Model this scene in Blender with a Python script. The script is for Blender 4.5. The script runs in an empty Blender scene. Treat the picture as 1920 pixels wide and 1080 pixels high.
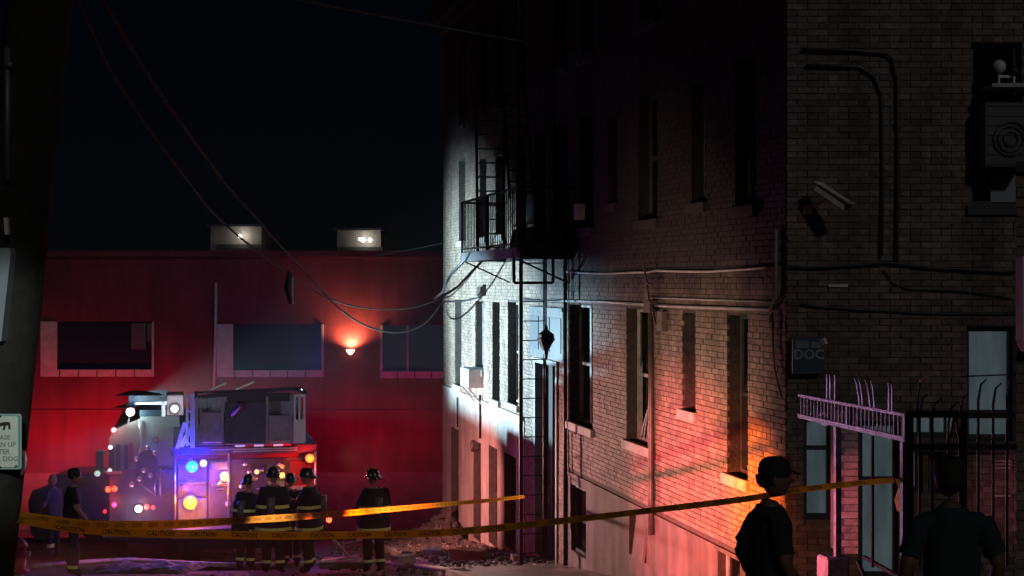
import bpy, bmesh, math, random
from mathutils import Vector, Matrix, noise
R = math.radians
rnd = random.Random(7)
sc = bpy.context.scene
COL = sc.collection

# ------------------------------------------------------------------ camera
F = 2800.0          # focal length in pixels of the 1920 wide frame
HZ = 527.0          # row of the horizon
CZ = 1.7            # eye height above the ground at the camera
cam_d = bpy.data.cameras.new('camera'); cam = bpy.data.objects.new('camera', cam_d); COL.objects.link(cam)
cam.location = (0, 0, CZ); cam.rotation_euler = (R(90), 0, 0)
cam_d.sensor_width = 36; cam_d.lens = F / 1920 * 36; cam_d.shift_y = -(540 - HZ) / 1920
cam_d.clip_start = 0.1; cam_d.clip_end = 1000
sc.camera = cam

# ------------------------------------------------------------------ world, camera-side fill, exposure
world = bpy.data.worlds.new('World'); sc.world = world; world.use_nodes = True
wn = world.node_tree; bgn = wn.nodes['Background']
sky = wn.nodes.new('ShaderNodeTexSky'); sky.sky_type = 'NISHITA'; sky.sun_disc = False
sky.sun_elevation = R(28); sky.sun_rotation = R(160); sky.dust_density = 0.3
tint = wn.nodes.new('ShaderNodeVectorMath'); tint.operation = 'MULTIPLY'; tint.inputs[1].default_value = (.45, .75, 1.25)
wn.links.new(sky.outputs[0], tint.inputs[0]); wn.links.new(tint.outputs[0], bgn.inputs[0]); bgn.inputs[1].default_value = 0.0002
sun_d = bpy.data.lights.new('camera_side_fill', 'SUN'); sun_d.energy = 0.165; sun_d.angle = R(4); sun_d.color = (1.0, 0.94, 0.86)  # dim fill added from the camera side for the walls facing it
sun = bpy.data.objects.new('camera_side_fill', sun_d); COL.objects.link(sun)
sun.rotation_euler = (R(62), 0, R(20))
sc.view_settings.view_transform = 'Standard'; sc.view_settings.look = 'None'
sc.view_settings.exposure = 0; sc.view_settings.gamma = 1
sc.cycles.use_denoising = True
sc.cycles.volume_bounces = 0; sc.cycles.max_bounces = 6
sc.cycles.sample_clamp_indirect = 4

def spot(name, loc, target, power, color, size=40, blend=1.0, radius=0.08):
    d = bpy.data.lights.new(name, 'SPOT'); d.energy = power; d.color = color; d.spot_size = R(size); d.spot_blend = blend
    d.shadow_soft_size = radius
    o = bpy.data.objects.new(name, d); COL.objects.link(o); o.location = loc
    o.rotation_euler = (Vector(target) - Vector(loc)).to_track_quat('-Z', 'Y').to_euler(); return o
def point(name, loc, power, color, radius=0.06):
    d = bpy.data.lights.new(name, 'POINT'); d.energy = power; d.color = color; d.shadow_soft_size = radius
    o = bpy.data.objects.new(name, d); COL.objects.link(o); o.location = loc; return o

# ------------------------------------------------------------------ helpers
def at(px, py, Y): return Vector(((px - 960) / F * Y, Y, CZ + (HZ - py) / F * Y))
def ground_z(Y): return -0.13 * min(Y, 50)

MATS = {}
def mat(name, base, rough=0.7, metal=0.0, var=0.0, vscale=3.0, bump=0.0, bscale=40.0, emit=None, es=0.0, spec=0.5, island=0.0, soot_shade=False, grime=0.0, translucent=0.0):
    if name in MATS: return MATS[name]
    m = bpy.data.materials.new(name); m.use_nodes = True; MATS[name] = m
    nt = m.node_tree; N = nt.nodes; L = nt.links; b = N['Principled BSDF']
    b.inputs['Roughness'].default_value = rough; b.inputs['Metallic'].default_value = metal
    b.inputs['Specular IOR Level'].default_value = spec
    b.inputs['Base Color'].default_value = (*base, 1)
    cur = None
    def mult(fac_socket, lo, hi, frm=(0.3, 0.7)):
        nonlocal cur
        mr = N.new('ShaderNodeMapRange'); mr.inputs[1].default_value = frm[0]; mr.inputs[2].default_value = frm[1]
        mr.inputs[3].default_value = lo; mr.inputs[4].default_value = hi
        L.new(fac_socket, mr.inputs[0])
        vm = N.new('ShaderNodeVectorMath'); vm.operation = 'SCALE'
        if cur is None: vm.inputs[0].default_value = base
        else: L.new(cur, vm.inputs[0])
        L.new(mr.outputs[0], vm.inputs['Scale']); cur = vm.outputs[0]
    geo = N.new('ShaderNodeNewGeometry')
    if var > 0:
        nz = N.new('ShaderNodeTexNoise'); nz.inputs['Scale'].default_value = vscale; nz.inputs['Detail'].default_value = 6
        L.new(geo.outputs['Position'], nz.inputs['Vector']); mult(nz.outputs['Fac'], 1 - var, 1 + var * 0.6)
    if grime > 0:
        nz = N.new('ShaderNodeTexNoise'); nz.inputs['Scale'].default_value = 1.1; nz.inputs['Detail'].default_value = 8
        mp = N.new('ShaderNodeMapping'); mp.inputs['Scale'].default_value = (2.5, 2.5, 0.35)
        L.new(geo.outputs['Position'], mp.inputs[0]); L.new(mp.outputs[0], nz.inputs['Vector']); mult(nz.outputs['Fac'], 1 - grime, 1.0, (0.35, 0.6))
    if island > 0:
        oi = N.new('ShaderNodeObjectInfo'); ad = N.new('ShaderNodeMath'); ad.operation = 'ADD'
        fr = N.new('ShaderNodeMath'); fr.operation = 'FRACT'
        L.new(geo.outputs['Random Per Island'], ad.inputs[0]); L.new(oi.outputs['Random'], ad.inputs[1]); L.new(ad.outputs[0], fr.inputs[0])
        mult(fr.outputs[0], 1 - island, 1 + island * 0.5, (0, 1))
    if soot_shade:
        # sooty stain above the burned windows, plus the unlit upper wall darkened in
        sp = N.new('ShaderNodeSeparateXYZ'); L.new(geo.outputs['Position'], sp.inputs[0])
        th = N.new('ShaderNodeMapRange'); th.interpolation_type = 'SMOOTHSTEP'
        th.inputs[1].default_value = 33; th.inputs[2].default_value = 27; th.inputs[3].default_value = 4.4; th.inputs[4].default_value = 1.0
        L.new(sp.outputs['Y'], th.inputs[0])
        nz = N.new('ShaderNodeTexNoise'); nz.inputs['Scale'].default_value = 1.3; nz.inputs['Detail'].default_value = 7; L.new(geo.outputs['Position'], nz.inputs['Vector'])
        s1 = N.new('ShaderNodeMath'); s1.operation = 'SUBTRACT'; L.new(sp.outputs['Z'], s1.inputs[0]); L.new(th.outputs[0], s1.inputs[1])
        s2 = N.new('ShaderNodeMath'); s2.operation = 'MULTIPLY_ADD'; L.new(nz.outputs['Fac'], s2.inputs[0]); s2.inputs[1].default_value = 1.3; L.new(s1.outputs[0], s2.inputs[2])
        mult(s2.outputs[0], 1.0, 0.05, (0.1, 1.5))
    if cur is not None: L.new(cur, b.inputs['Base Color'])
    if bump > 0:
        nz = N.new('ShaderNodeTexNoise'); nz.inputs['Scale'].default_value = bscale; nz.inputs['Detail'].default_value = 5
        L.new(geo.outputs['Position'], nz.inputs['Vector'])
        bp = N.new('ShaderNodeBump'); bp.inputs['Strength'].default_value = bump; bp.inputs['Distance'].default_value = 0.02
        L.new(nz.outputs['Fac'], bp.inputs['Height']); L.new(bp.outputs[0], b.inputs['Normal'])
    if emit:
        b.inputs['Emission Color'].default_value = (*emit, 1); b.inputs['Emission Strength'].default_value = es
    if translucent > 0:
        tr = N.new('ShaderNodeBsdfTranslucent'); tr.inputs[0].default_value = (*base, 1)
        mx = N.new('ShaderNodeMixShader'); mx.inputs[0].default_value = translucent
        out = N['Material Output']; L.new(b.outputs[0], mx.inputs[1]); L.new(tr.outputs[0], mx.inputs[2]); L.new(mx.outputs[0], out.inputs[0])
    return m
def glass_mat(name, tint=(0.5, 0.6, 0.65), opaque=0.0):
    if name in MATS: return MATS[name]
    m = bpy.data.materials.new(name); m.use_nodes = True; MATS[name] = m
    N = m.node_tree.nodes; L = m.node_tree.links; out = N['Material Output']; N.remove(N['Principled BSDF'])
    t = N.new('ShaderNodeBsdfTransparent'); t.inputs[0].default_value = (*tint, 1)
    g = N.new('ShaderNodeBsdfGlossy'); g.inputs['Roughness'].default_value = 0.06
    fr = N.new('ShaderNodeFresnel'); fr.inputs[0].default_value = 1.5
    mx = N.new('ShaderNodeMixShader'); L.new(fr.outputs[0], mx.inputs[0]); L.new(t.outputs[0], mx.inputs[1]); L.new(g.outputs[0], mx.inputs[2])
    L.new(mx.outputs[0], out.inputs[0]); return m

ROOTM = {}
def tag(o, label=None, cat=None, group=None, kind=None):
    if label: o['label'] = label
    if cat: o['category'] = cat
    if group: o['group'] = group
    if kind: o['kind'] = kind
    return o
def thing(name, label, cat, loc, rz=0.0, group=None):
    o = bpy.data.objects.new(name, None); COL.objects.link(o); o.empty_display_size = 0.1
    o.location = loc; o.rotation_euler = (0, 0, rz)
    ROOTM[o.name] = Matrix.Translation(Vector(loc)) @ Matrix.Rotation(rz, 4, 'Z')
    return tag(o, label, cat, group)
class MB:
    def __init__(s, xf=None): s.v = []; s.f = []; s.xf = xf
    def add(s, vs, fs):
        n = len(s.v)
        for p in vs:
            p = Vector(p); s.v.append(s.xf(p) if s.xf else p)
        for f in fs: s.f.append([i + n for i in f])
        return s
    BF = [(0, 3, 2, 1), (4, 5, 6, 7), (0, 1, 5, 4), (1, 2, 6, 5), (2, 3, 7, 6), (3, 0, 4, 7)]
    def box(s, x0, x1, y0, y1, z0, z1):
        return s.add([(x0, y0, z0), (x1, y0, z0), (x1, y1, z0), (x0, y1, z0), (x0, y0, z1), (x1, y0, z1), (x1, y1, z1), (x0, y1, z1)], s.BF)
    def hexa(s, pts): return s.add(pts, s.BF)
    def bar(s, p, q, w=0.03, h=None, up=(0, 0, 1)):
        p = Vector(p); q = Vector(q); h = h or w; d = (q - p).normalized(); u = Vector(up)
        if abs(d.dot(u)) > 0.98: u = Vector((1, 0, 0))
        a = d.cross(u).normalized() * w / 2; b = a.normalized().cross(d).normalized() * h / 2
        return s.add([p - a - b, p + a - b, q + a - b, q - a - b, p - a + b, p + a + b, q + a + b, q - a + b], s.BF)
    def tube(s, pts, r=0.02, n=8, cap=True, ell=1.0):
        pts = [Vector(p) for p in pts]; rs = r if isinstance(r, (list, tuple)) else [r] * len(pts)
        vs = []; prev = None
        for i, p in enumerate(pts):
            d = (pts[min(i + 1, len(pts) - 1)] - pts[max(i - 1, 0)]).normalized()
            ref = Vector((0, 0, 1)) if abs(d.z) < 0.9 else Vector((1, 0, 0))
            a = d.cross(ref).normalized() if prev is None else (prev - d * prev.dot(d)).normalized()
            prev = a; b = d.cross(a)
            for k in range(n):
                t = 2 * math.pi * k / n; vs.append(p + a * math.cos(t) * rs[i] + b * math.sin(t) * rs[i] * ell)
        fs = []
        for i in range(len(pts) - 1):
            for k in range(n):
                fs.append((i * n + k, i * n + (k + 1) % n, (i + 1) * n + (k + 1) % n, (i + 1) * n + k))
        if cap: fs.append(tuple(range(n))[::-1]); fs.append(tuple(range((len(pts) - 1) * n, len(pts) * n)))
        return s.add(vs, fs)
    def rings(s, rings, cap=True):       # list of equal-length point rings
        n = len(rings[0]); vs = [p for r in rings for p in r]; fs = []
        for i in range(len(rings) - 1):
            for k in range(n): fs.append((i * n + k, i * n + (k + 1) % n, (i + 1) * n + (k + 1) % n, (i + 1) * n + k))
        if cap: fs.append(tuple(range(n))[::-1]); fs.append(tuple(range((len(rings) - 1) * n, len(rings) * n)))
        return s.add(vs, fs)
    def ball(s, c, r, sx=1, sy=1, sz=1, n=10, m=7):
        c = Vector(c); rg = []
        for i in range(m + 1):
            t = math.pi * i / m; rr = max(math.sin(t), 0.02); rg.append([c + Vector((math.cos(2 * math.pi * k / n) * rr * r * sx, math.sin(2 * math.pi * k / n) * rr * r * sy, -math.cos(t) * r * sz)) for k in range(n)])
        return s.rings(rg)
    def prism(s, pts, off):              # flat polygon extruded by a vector
        n = len(pts); off = Vector(off); pts = [Vector(p) for p in pts]
        return s.add(pts + [p + off for p in pts], [tuple(range(n))[::-1], tuple(range(n, 2 * n))] + [(i, (i + 1) % n, (i + 1) % n + n, i + n) for i in range(n)])
    def build(s, name, m, parent=None, root=None, smooth=False, bevel=0.0):
        me = bpy.data.meshes.new(name)
        root = root or parent
        while root is not None and root.parent is not None: root = root.parent
        if root is not None and root.name in ROOTM:
            inv = ROOTM[root.name].inverted(); vs = [inv @ v for v in s.v]
        else: vs = s.v
        me.from_pydata([tuple(v) for v in vs], [], s.f)
        me.materials.append(m); me.update()
        bm = bmesh.new(); bm.from_mesh(me); bmesh.ops.recalc_face_normals(bm, faces=bm.faces)
        if bevel > 0: bmesh.ops.bevel(bm, geom=list(bm.edges), offset=bevel, segments=1, affect='EDGES')
        bm.to_mesh(me); bm.free()
        if smooth:
            for p in me.polygons: p.use_smooth = True
        o = bpy.data.objects.new(name, me); COL.objects.link(o)
        if parent is not None: o.parent = parent
        return o
_solo = MB.build
def solo(mb, name, m, label, cat, group=None, smooth=False, bevel=0.0):
    """a thing that is one mesh, with its origin at its base"""
    xs = [v.x for v in mb.v]; ys = [v.y for v in mb.v]; z = min(v.z for v in mb.v)
    c = Vector(((min(xs) + max(xs)) / 2, (min(ys) + max(ys)) / 2, z))
    mb.v = [v - c for v in mb.v]
    o = mb.build(name, m, smooth=smooth, bevel=bevel); o.location = c
    return tag(o, label, cat, group)
def text_mesh(s, size, name='t', extrude=0.0):
    cu = bpy.data.curves.new(name, 'FONT'); cu.body = s; cu.size = size; cu.align_x = 'CENTER'; cu.align_y = 'CENTER'; cu.resolution_u = 2; cu.offset = size * .022; cu.extrude = extrude
    o = bpy.data.objects.new(name, cu); COL.objects.link(o)
    bpy.context.view_layer.update(); me = bpy.data.meshes.new_from_object(o.evaluated_get(bpy.context.evaluated_depsgraph_get()))
    vs = [v.co.copy() for v in me.vertices]; fs = [tuple(p.vertices) for p in me.polygons]
    bpy.data.objects.remove(o); bpy.data.curves.remove(cu); bpy.data.meshes.remove(me); return vs, fs

# ------------------------------------------------------------------ materials
M_brick = mat('old_brick', (0.36, 0.26, 0.20), 0.75, var=0.35, vscale=14, bump=0.5, bscale=90, island=0.3, soot_shade=True, grime=0.3)
M_mortar = mat('mortar', (0.11, 0.09, 0.08), 0.9, var=0.3, vscale=20, bump=0.4, soot_shade=True, grime=0.3)
M_reveal = mat('reveal_brick', (0.055, 0.042, 0.035), 0.85, var=0.4, vscale=9, bump=0.5, bscale=30, soot_shade=True)
M_plaster = mat('cement_render', (0.46, 0.42, 0.39), 0.8, var=0.22, vscale=1.6, bump=0.35, bscale=12, grime=0.4)
M_found = mat('foundation_render', (0.19, 0.155, 0.14), 0.8, var=0.3, vscale=2.0, bump=0.35, bscale=14, grime=0.45)
M_brickB = mat('dark_brick', (0.24, 0.19, 0.17), 0.8, var=0.4, vscale=10, bump=0.6, bscale=80, island=0.35, grime=0.4)
M_mortarB = mat('dark_mortar', (0.14, 0.12, 0.11), 0.9, var=0.3, vscale=20, bump=0.4, grime=0.3)
M_stone = mat('sill_stone', (0.50, 0.46, 0.42), 0.7, var=0.35, vscale=12, bump=0.3, grime=0.4, soot_shade=True)
M_black = mat('charred_dark', (0.02, 0.02, 0.022), 0.8)
M_iron = mat('black_iron', (0.018, 0.02, 0.024), 0.5, 0.6, var=0.3, vscale=20, bump=0.2)
M_frame = mat('old_window_paint', (0.34, 0.33, 0.32), 0.6, var=0.35, vscale=8)
M_dframe = mat('dark_window_paint', (0.04, 0.04, 0.05), 0.5, var=0.3, vscale=8)
M_glass = glass_mat('window_glass')
M_pipe = mat('painted_pipe', (0.10, 0.08, 0.07), 0.5, 0.3, var=0.3, vscale=10)
M_cable = mat('cable_jacket', (0.03, 0.03, 0.035), 0.45)
M_cableg = mat('grey_cable_jacket', (0.30, 0.30, 0.32), 0.5, var=0.3, vscale=6)
M_asphalt = mat('wet_asphalt', (0.05, 0.05, 0.052), 0.32, var=0.5, vscale=1.2, bump=0.5, bscale=18)
M_walk = mat('wet_pavement', (0.20, 0.19, 0.18), 0.4, var=0.4, vscale=2.0, bump=0.3, bscale=12)
M_ground = mat('earth', (0.06, 0.055, 0.05), 0.9, var=0.4, vscale=1.0)
M_redwall = mat('red_painted_wall', (0.17, 0.026, 0.055), 0.75, var=0.45, vscale=0.45, bump=0.3, bscale=5, grime=0.28)
M_white = mat('white_paint', (0.72, 0.73, 0.74), 0.5, var=0.15, vscale=6)
M_greyp = mat('grey_trim_paint', (0.42, 0.44, 0.48), 0.6, var=0.2, vscale=5)
M_chrome = mat('polished_metal', (0.62, 0.63, 0.66), 0.28, 0.9, var=0.2, vscale=15, bump=0.1, bscale=60)
M_tread = mat('tread_plate', (0.09, 0.085, 0.10), 0.5, 0.2, var=0.3, vscale=30, bump=0.5, bscale=70)
M_engred = mat('engine_red_paint', (0.30, 0.015, 0.02), 0.3, var=0.15, vscale=4)
M_bucket = mat('bucket_grey_paint', (0.26, 0.25, 0.31), 0.45, 0.2, var=0.25, vscale=7)
M_rubber = mat('tyre_rubber', (0.02, 0.02, 0.02), 0.8)
M_turnout = mat('turnout_cloth', (0.010, 0.010, 0.013), 0.85, var=0.3, vscale=12, bump=0.4, bscale=25)
M_stripe = mat('reflective_stripe', (0.80, 0.88, 0.25), 0.4, var=0.15, vscale=20)
M_helmet = mat('helmet_shell', (0.02, 0.02, 0.022), 0.22)
M_skin = mat('skin', (0.35, 0.19, 0.13), 0.5, var=0.1, vscale=20)
M_dskin = mat('deep_skin', (0.16, 0.08, 0.05), 0.5)
M_hair = mat('dark_hair', (0.015, 0.012, 0.01), 0.6, bump=0.5, bscale=120)
M_tee = mat('black_cotton', (0.016, 0.018, 0.022), 0.9, var=0.2, vscale=8, bump=0.35, bscale=9)
M_tee2 = mat('teal_cotton', (0.014, 0.032, 0.038), 0.9, var=0.2, vscale=6, bump=0.35, bscale=9)
M_jean = mat('dark_trousers', (0.02, 0.024, 0.04), 0.9, bump=0.3, bscale=12)
M_tape = mat('caution_tape_yellow', (0.60, 0.33, 0.02), 0.4, var=0.12, vscale=9, translucent=0.6)
M_ink = mat('tape_ink', (0.02, 0.015, 0.01), 0.6)
M_wood = mat('weathered_pole_wood', (0.022, 0.019, 0.017), 0.9, var=0.4, vscale=6, bump=0.6, bscale=14)
M_lit = mat('dim_lit_pane', (0.05, 0.08, 0.09), 0.25, emit=(0.36, 0.50, 0.55), es=0.075, var=0.5, vscale=2)
_nt = M_lit.node_tree; _n = _nt.nodes.new('ShaderNodeTexNoise'); _n.inputs['Scale'].default_value = 2.2; _n.inputs['Detail'].default_value = 4
_g = _nt.nodes.new('ShaderNodeNewGeometry'); _mp = _nt.nodes.new('ShaderNodeMapping'); _mp.inputs['Scale'].default_value = (2.5, 1, .5); _nt.links.new(_g.outputs['Position'], _mp.inputs[0]); _nt.links.new(_mp.outputs[0], _n.inputs['Vector'])
_r = _nt.nodes.new('ShaderNodeMapRange'); _r.inputs[1].default_value = .3; _r.inputs[2].default_value = .7; _r.inputs[3].default_value = .06; _r.inputs[4].default_value = .14
_nt.links.new(_n.outputs['Fac'], _r.inputs[0]); _nt.links.new(_r.outputs[0], _nt.nodes['Principled BSDF'].inputs['Emission Strength'])
def lamp_mat(name, c, s): return mat(name, c, 0.3, emit=c, es=s)

# ------------------------------------------------------------------ ground
g = MB()
ys = [-25] + [i for i in range(-20, 51, 5)] + [60, 110]
for a, b in zip(ys, ys[1:]):
    g.add([(-70, a, ground_z(a) - 0.15), (70, a, ground_z(a) - 0.15), (70, b, ground_z(b) - 0.15), (-70, b, ground_z(b) - 0.15)], [(0, 1, 2, 3)])
tag(g.build('ground', M_ground), kind='structure')

# frame of the burned building: x runs along the wall towards the camera, y into the building
X0 = 6.71; YF = X0 * F / 482; FC = Vector(((832 - 960) / F * YF, YF, 0))
TA = Vector((0.2129, -0.9771, 0)).normalized(); RZ = math.atan2(TA.y, TA.x); NA = Vector((-TA.y, TA.x, 0))
def A(p): return Vector((FC.x + TA.x * p.x + NA.x * p.y, FC.y + TA.y * p.x + NA.y * p.y, p.z))
def uA(px): return (YF - X0 * F / (px - 350)) / 0.9771
def zA(px, py): return CZ - (py - HZ) / (px - 350) * X0
LA = uA(1475)
def gA(u): return ground_z(YF - 0.9771 * u)

# road, kerb and pavements as sloping strips along the street
def strip(name, m, y0, y1, lift, u0, u1, thick=0.0, n=12):
    mb = MB(A)
    for i in range(n):
        a = u0 + (u1 - u0) * i / n; b = u0 + (u1 - u0) * (i + 1) / n
        za = gA(a) + lift; zb = gA(b) + lift
        mb.hexa([(a, y0, za - 0.3), (b, y0, zb - 0.3), (b, y1, zb - 0.3), (a, y1, za - 0.3), (a, y0, za), (b, y0, zb), (b, y1, zb), (a, y1, za)])
    return tag(mb.build(name, m), kind='structure')
strip('road', M_asphalt, -12.0, -2.15, 0.0, -10.5, 48, n=16)
strip('kerb', M_stone, -2.148, -2.0, 0.12, 0.5, 40)
strip('pavement', M_walk, -1.998, 0.3, 0.12, 0.5, LA + 16)
strip('pavement_opposite', M_walk, -15, -12.05, 0.12, -8, 48)
cross = MB(); cross.add([(-45, 41, ground_z(41) - 0.02), (30, 41, ground_z(41) - 0.02), (30, 47.2, ground_z(47.2) - 0.02), (-45, 47.2, ground_z(47.2) - 0.02)], [(0, 1, 2, 3)])
tag(cross.build('cross_road', M_asphalt), kind='structure')

# ------------------------------------------------------------------ walls with real openings
def wall_cells(mb, rv, x0, x1, z0, z1, ops, yf, depth, inside=None):
    """front face at yf leaving out the openings; reveals of the given depth go in rv"""
    xs = sorted({x0, x1, *[v for o in ops for v in (o[0], o[1]) if x0 < v < x1]})
    zs = sorted({z0, z1, *[v for o in ops for v in (o[2], o[3]) if z0 < v < z1]})
    for a, b in zip(xs, xs[1:]):
        for c, d in zip(zs, zs[1:]):
            mx, mz = (a + b) / 2, (c + d) / 2
            if any(o[0] < mx < o[1] and o[2] < mz < o[3] for o in ops): continue
            if inside and not inside(mx, mz): continue
            mb.add([(a, yf, c), (b, yf, c), (b, yf, d), (a, yf, d)], [(0, 1, 2, 3)])
    if rv is not None:
        for o in ops:
            a, b, c, d = o[:4]; dp = depth
            rv.add([(a, yf, c), (a, dp, c), (a, dp, d), (a, yf, d)], [(0, 1, 2, 3)])
            rv.add([(b, yf, c), (b, dp, c), (b, dp, d), (b, yf, d)], [(0, 1, 2, 3)])
            rv.add([(a, yf, c), (b, yf, c), (b, dp, c), (a, dp, c)], [(0, 1, 2, 3)])
            rv.add([(a, yf, d), (b, yf, d), (b, dp, d), (a, dp, d)], [(0, 1, 2, 3)])
BRICK_ME = {}
def lay_bricks(xf, parent, m, x0, x1, z0, z1, ops, allowed, single_key, nsingle=300, bl=0.205, bh=0.062, px=0.217, pz=0.072, y0=-0.012, yb=0.02):
    """every brick has its own body; those that show largest become objects, the rest one part"""
    rest = MB(xf); cand = []
    nrow = int((z1 - z0) / pz)
    for r in range(nrow):
        zb = z0 + r * pz + 0.005; zt = zb + bh
        blocks = sorted((o[0], o[1]) for o in ops if o[2] < zt - 0.01 and o[3] > zb + 0.01)
        x = x0 - (px / 2 if r % 2 else 0); 
        header = (r % 6 == 5)
        step = px / 2 if header else px
        while x < x1:
            a, b = max(x + 0.006, x0), min(x + step - 0.006, x1); x += step
            segs = [(a, b)]
            for (c, d) in blocks:
                segs = [t for s in segs for t in ((s[0], min(s[1], c)), (max(s[0], d), s[1])) if t[1] - t[0] > 0.03]
            for (a2, b2) in segs:
                if not allowed((a2 + b2) / 2, zb): continue
                jit = rnd.uniform(-0.004, 0.004)
                full = abs((b2 - a2) - (px - 0.012)) < 1e-4
                k = single_key((a2 + b2) / 2, (zb + zt) / 2) if full else None
                if k is not None: cand.append((k, a2, b2, zb, zt, jit))
                else: box5(rest, a2, b2, y0 + jit, yb, zb, zt)
    cand.sort(); 
    for c in cand[nsingle:]: box5(rest, c[1], c[2], y0 + c[5], yb, c[3], c[4])
    key = (px, bh)
    if key not in BRICK_ME:
        mb = MB(); w = (px - 0.012) / 2; mb.box(-w, w, 0, 0.03, -bh / 2, bh / 2)
        me = bpy.data.meshes.new('brick'); me.from_pydata([tuple(v) for v in mb.v], [], mb.f)
        bm = bmesh.new(); bm.from_mesh(me); bmesh.ops.bevel(bm, geom=[e for e in bm.edges if all(v.co.y < 0.001 for v in e.verts)], offset=0.004, segments=1, affect='EDGES')
        bmesh.ops.recalc_face_normals(bm, faces=bm.faces); bm.to_mesh(me); bm.free(); me.materials.append(m); BRICK_ME[key, m.name] = me
        BRICK_ME[key] = me
    me = BRICK_ME.get((key, m.name))
    if me is None:
        me = BRICK_ME[key].copy(); me.materials.clear(); me.materials.append(m); BRICK_ME[key, m.name] = me
    for c in cand[:nsingle]:
        o = bpy.data.objects.new('brick', me); COL.objects.link(o); o.parent = parent
        o.location = ((c[1] + c[2]) / 2, y0 + c[5] - 0.002, (c[3] + c[4]) / 2); o.rotation_euler = (rnd.uniform(-.01, .01), 0, rnd.uniform(-.006, .006))
    b = rest.build('brickwork', m, parent); b['kind'] = 'stuff'
def box5(mb, a, b, y0, y1, z0, z1):
    mb.add([(a, y0, z0), (b, y0, z0), (b, y0, z1), (a, y0, z1), (a, y1, z0), (b, y1, z0), (b, y1, z1), (a, y1, z1)],
           [(0, 1, 2, 3), (0, 4, 5, 1), (1, 5, 6, 2), (2, 6, 7, 3), (3, 7, 4, 0)])

# ------------------------------------------------------------------ burned brick building
bldA = thing('brick_apartment_building', 'long tan brick apartment building with burned-out windows and sooty upper wall', 'building', FC, RZ)
# (far px, near px, top px, bottom px, kind)
WA = [
 (1365, 1404, 592, 893, 'open'), (1281, 1306, 587, 770, 'slim'), (1176, 1228, 580, 833, 'double'), (1069, 1113, 572, 797, 'double2'),
 (953, 973, 567, 757, 'sash'), (924, 938, 566, 750, 'sash'), (892, 907, 565, 692, 'ac'), (854, 866, 563, 722, 'sash'),
 (1380, 1418, 103, 386, 'dark'), (1298, 1324, 155, 380, 'dark'), (1198, 1234, 175, 412, 'dark'), (1141, 1158, 222, 381, 'dark'),
 (1090, 1114, 215, 427, 'dark'), (1042, 1064, 234, 440, 'dark'), (1002, 1024, 248, 462, 'dark'), (968, 986, 262, 455, 'dark'),
 (930, 945, 290, 440, 'dark'), (900, 913, 296, 445, 'sash'), (861, 873, 300, 452, 'sash'),
 (848, 862, 803, 983, 'base'), (890, 904, 828, 1012, 'base'), (919, 935, 838, 1022, 'base'), (948, 970, 853, 1030, 'base'),
 (1074, 1102, 914, 1040, 'green'), (1183, 1212, 968, 1046, 'vent'), (1350, 1392, 1040, 1120, 'area'),
]
opsA = []
for (a, b, t, bt, k) in WA:
    pc = (a + b) / 2; opsA.append((uA(a), uA(b), zA(pc, bt), zA(pc, t), k))
for (a, b) in [(1385, 1425), (1298, 1324), (1198, 1234), (1090, 1114), (1042, 1064), (968, 986), (930, 945), (900, 913), (861, 873)]:
    opsA.append((uA(a), uA(b), 5.5, 7.6, 'dark'))
DOOR = (uA(1007), uA(1046), gA(uA(1026)) + 0.12, zA(1026, 683), 'door'); opsA.append(DOOR)
ZT = 8.8
uL = uA(985); zl = -1.05; uN = uA(1058); zf = -1.66
def is_plaster(u, z): return (u < uL and z < zl)
def is_found(u, z): return (u > uN and z < zf - 0.02 * 0)
mort = MB(A); pl = MB(A); plr = MB(A); fo = MB(A); fr_ = MB(A)
upper = [o for o in opsA if not is_plaster(o[0], o[2]) ]
lowp = [o for o in opsA if is_plaster((o[0] + o[1]) / 2, (o[2] + o[3]) / 2)]
other = [o for o in opsA if o not in lowp]
split = MB(A)
# bounding cells: add the split lines as extra pseudo edges through inside()
def cells_region(mb, x0, x1, z0, z1, yf, cond_ops, rv, depth):
    wall_cells(mb, rv, x0, x1, z0, z1, cond_ops, yf, depth)
hit = lambda x0, x1, z0, z1: [o for o in opsA if o[0] < x1 and o[1] > x0 and o[2] < z1 and o[3] > z0]
wall_cells(mort, None, 0, uL, zl, ZT, hit(0, uL, zl, ZT), 0.0, 0)
wall_cells(mort, None, uL, uN, -7.5, ZT, hit(uL, uN, -7.5, ZT), 0.0, 0)
wall_cells(mort, None, uN, LA, zf, ZT, hit(uN, LA, zf, ZT), 0.0, 0)
wall_cells(pl, None, 0, uL, -7.5, zl, lowp, -0.03, 0)
wall_cells(fo, None, uN, LA, -7.5, zf, hit(uN, LA, -7.5, zf), -0.03, 0)
pl.box(0, uL, -0.05, -0.0, zl - 0.03, zl + 0.05); fo.box(uN, LA, -0.045, 0, zf - 0.02, zf + 0.03)
pl.add([(uL, -0.03, -7.5), (uL, 0.0, -7.5), (uL, 0.0, zl), (uL, -0.03, zl)], [(0, 1, 2, 3)])
fo.add([(uN, -0.03, -7.5), (uN, 0.0, -7.5), (uN, 0.0, zf), (uN, -0.03, zf)], [(0, 1, 2, 3)])
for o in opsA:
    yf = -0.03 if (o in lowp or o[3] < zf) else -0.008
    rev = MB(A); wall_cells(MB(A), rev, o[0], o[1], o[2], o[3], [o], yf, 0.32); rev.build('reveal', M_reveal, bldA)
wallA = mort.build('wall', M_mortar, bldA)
pl.build('cement_render', M_plaster, bldA); fo.build('foundation', M_found, bldA)
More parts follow.
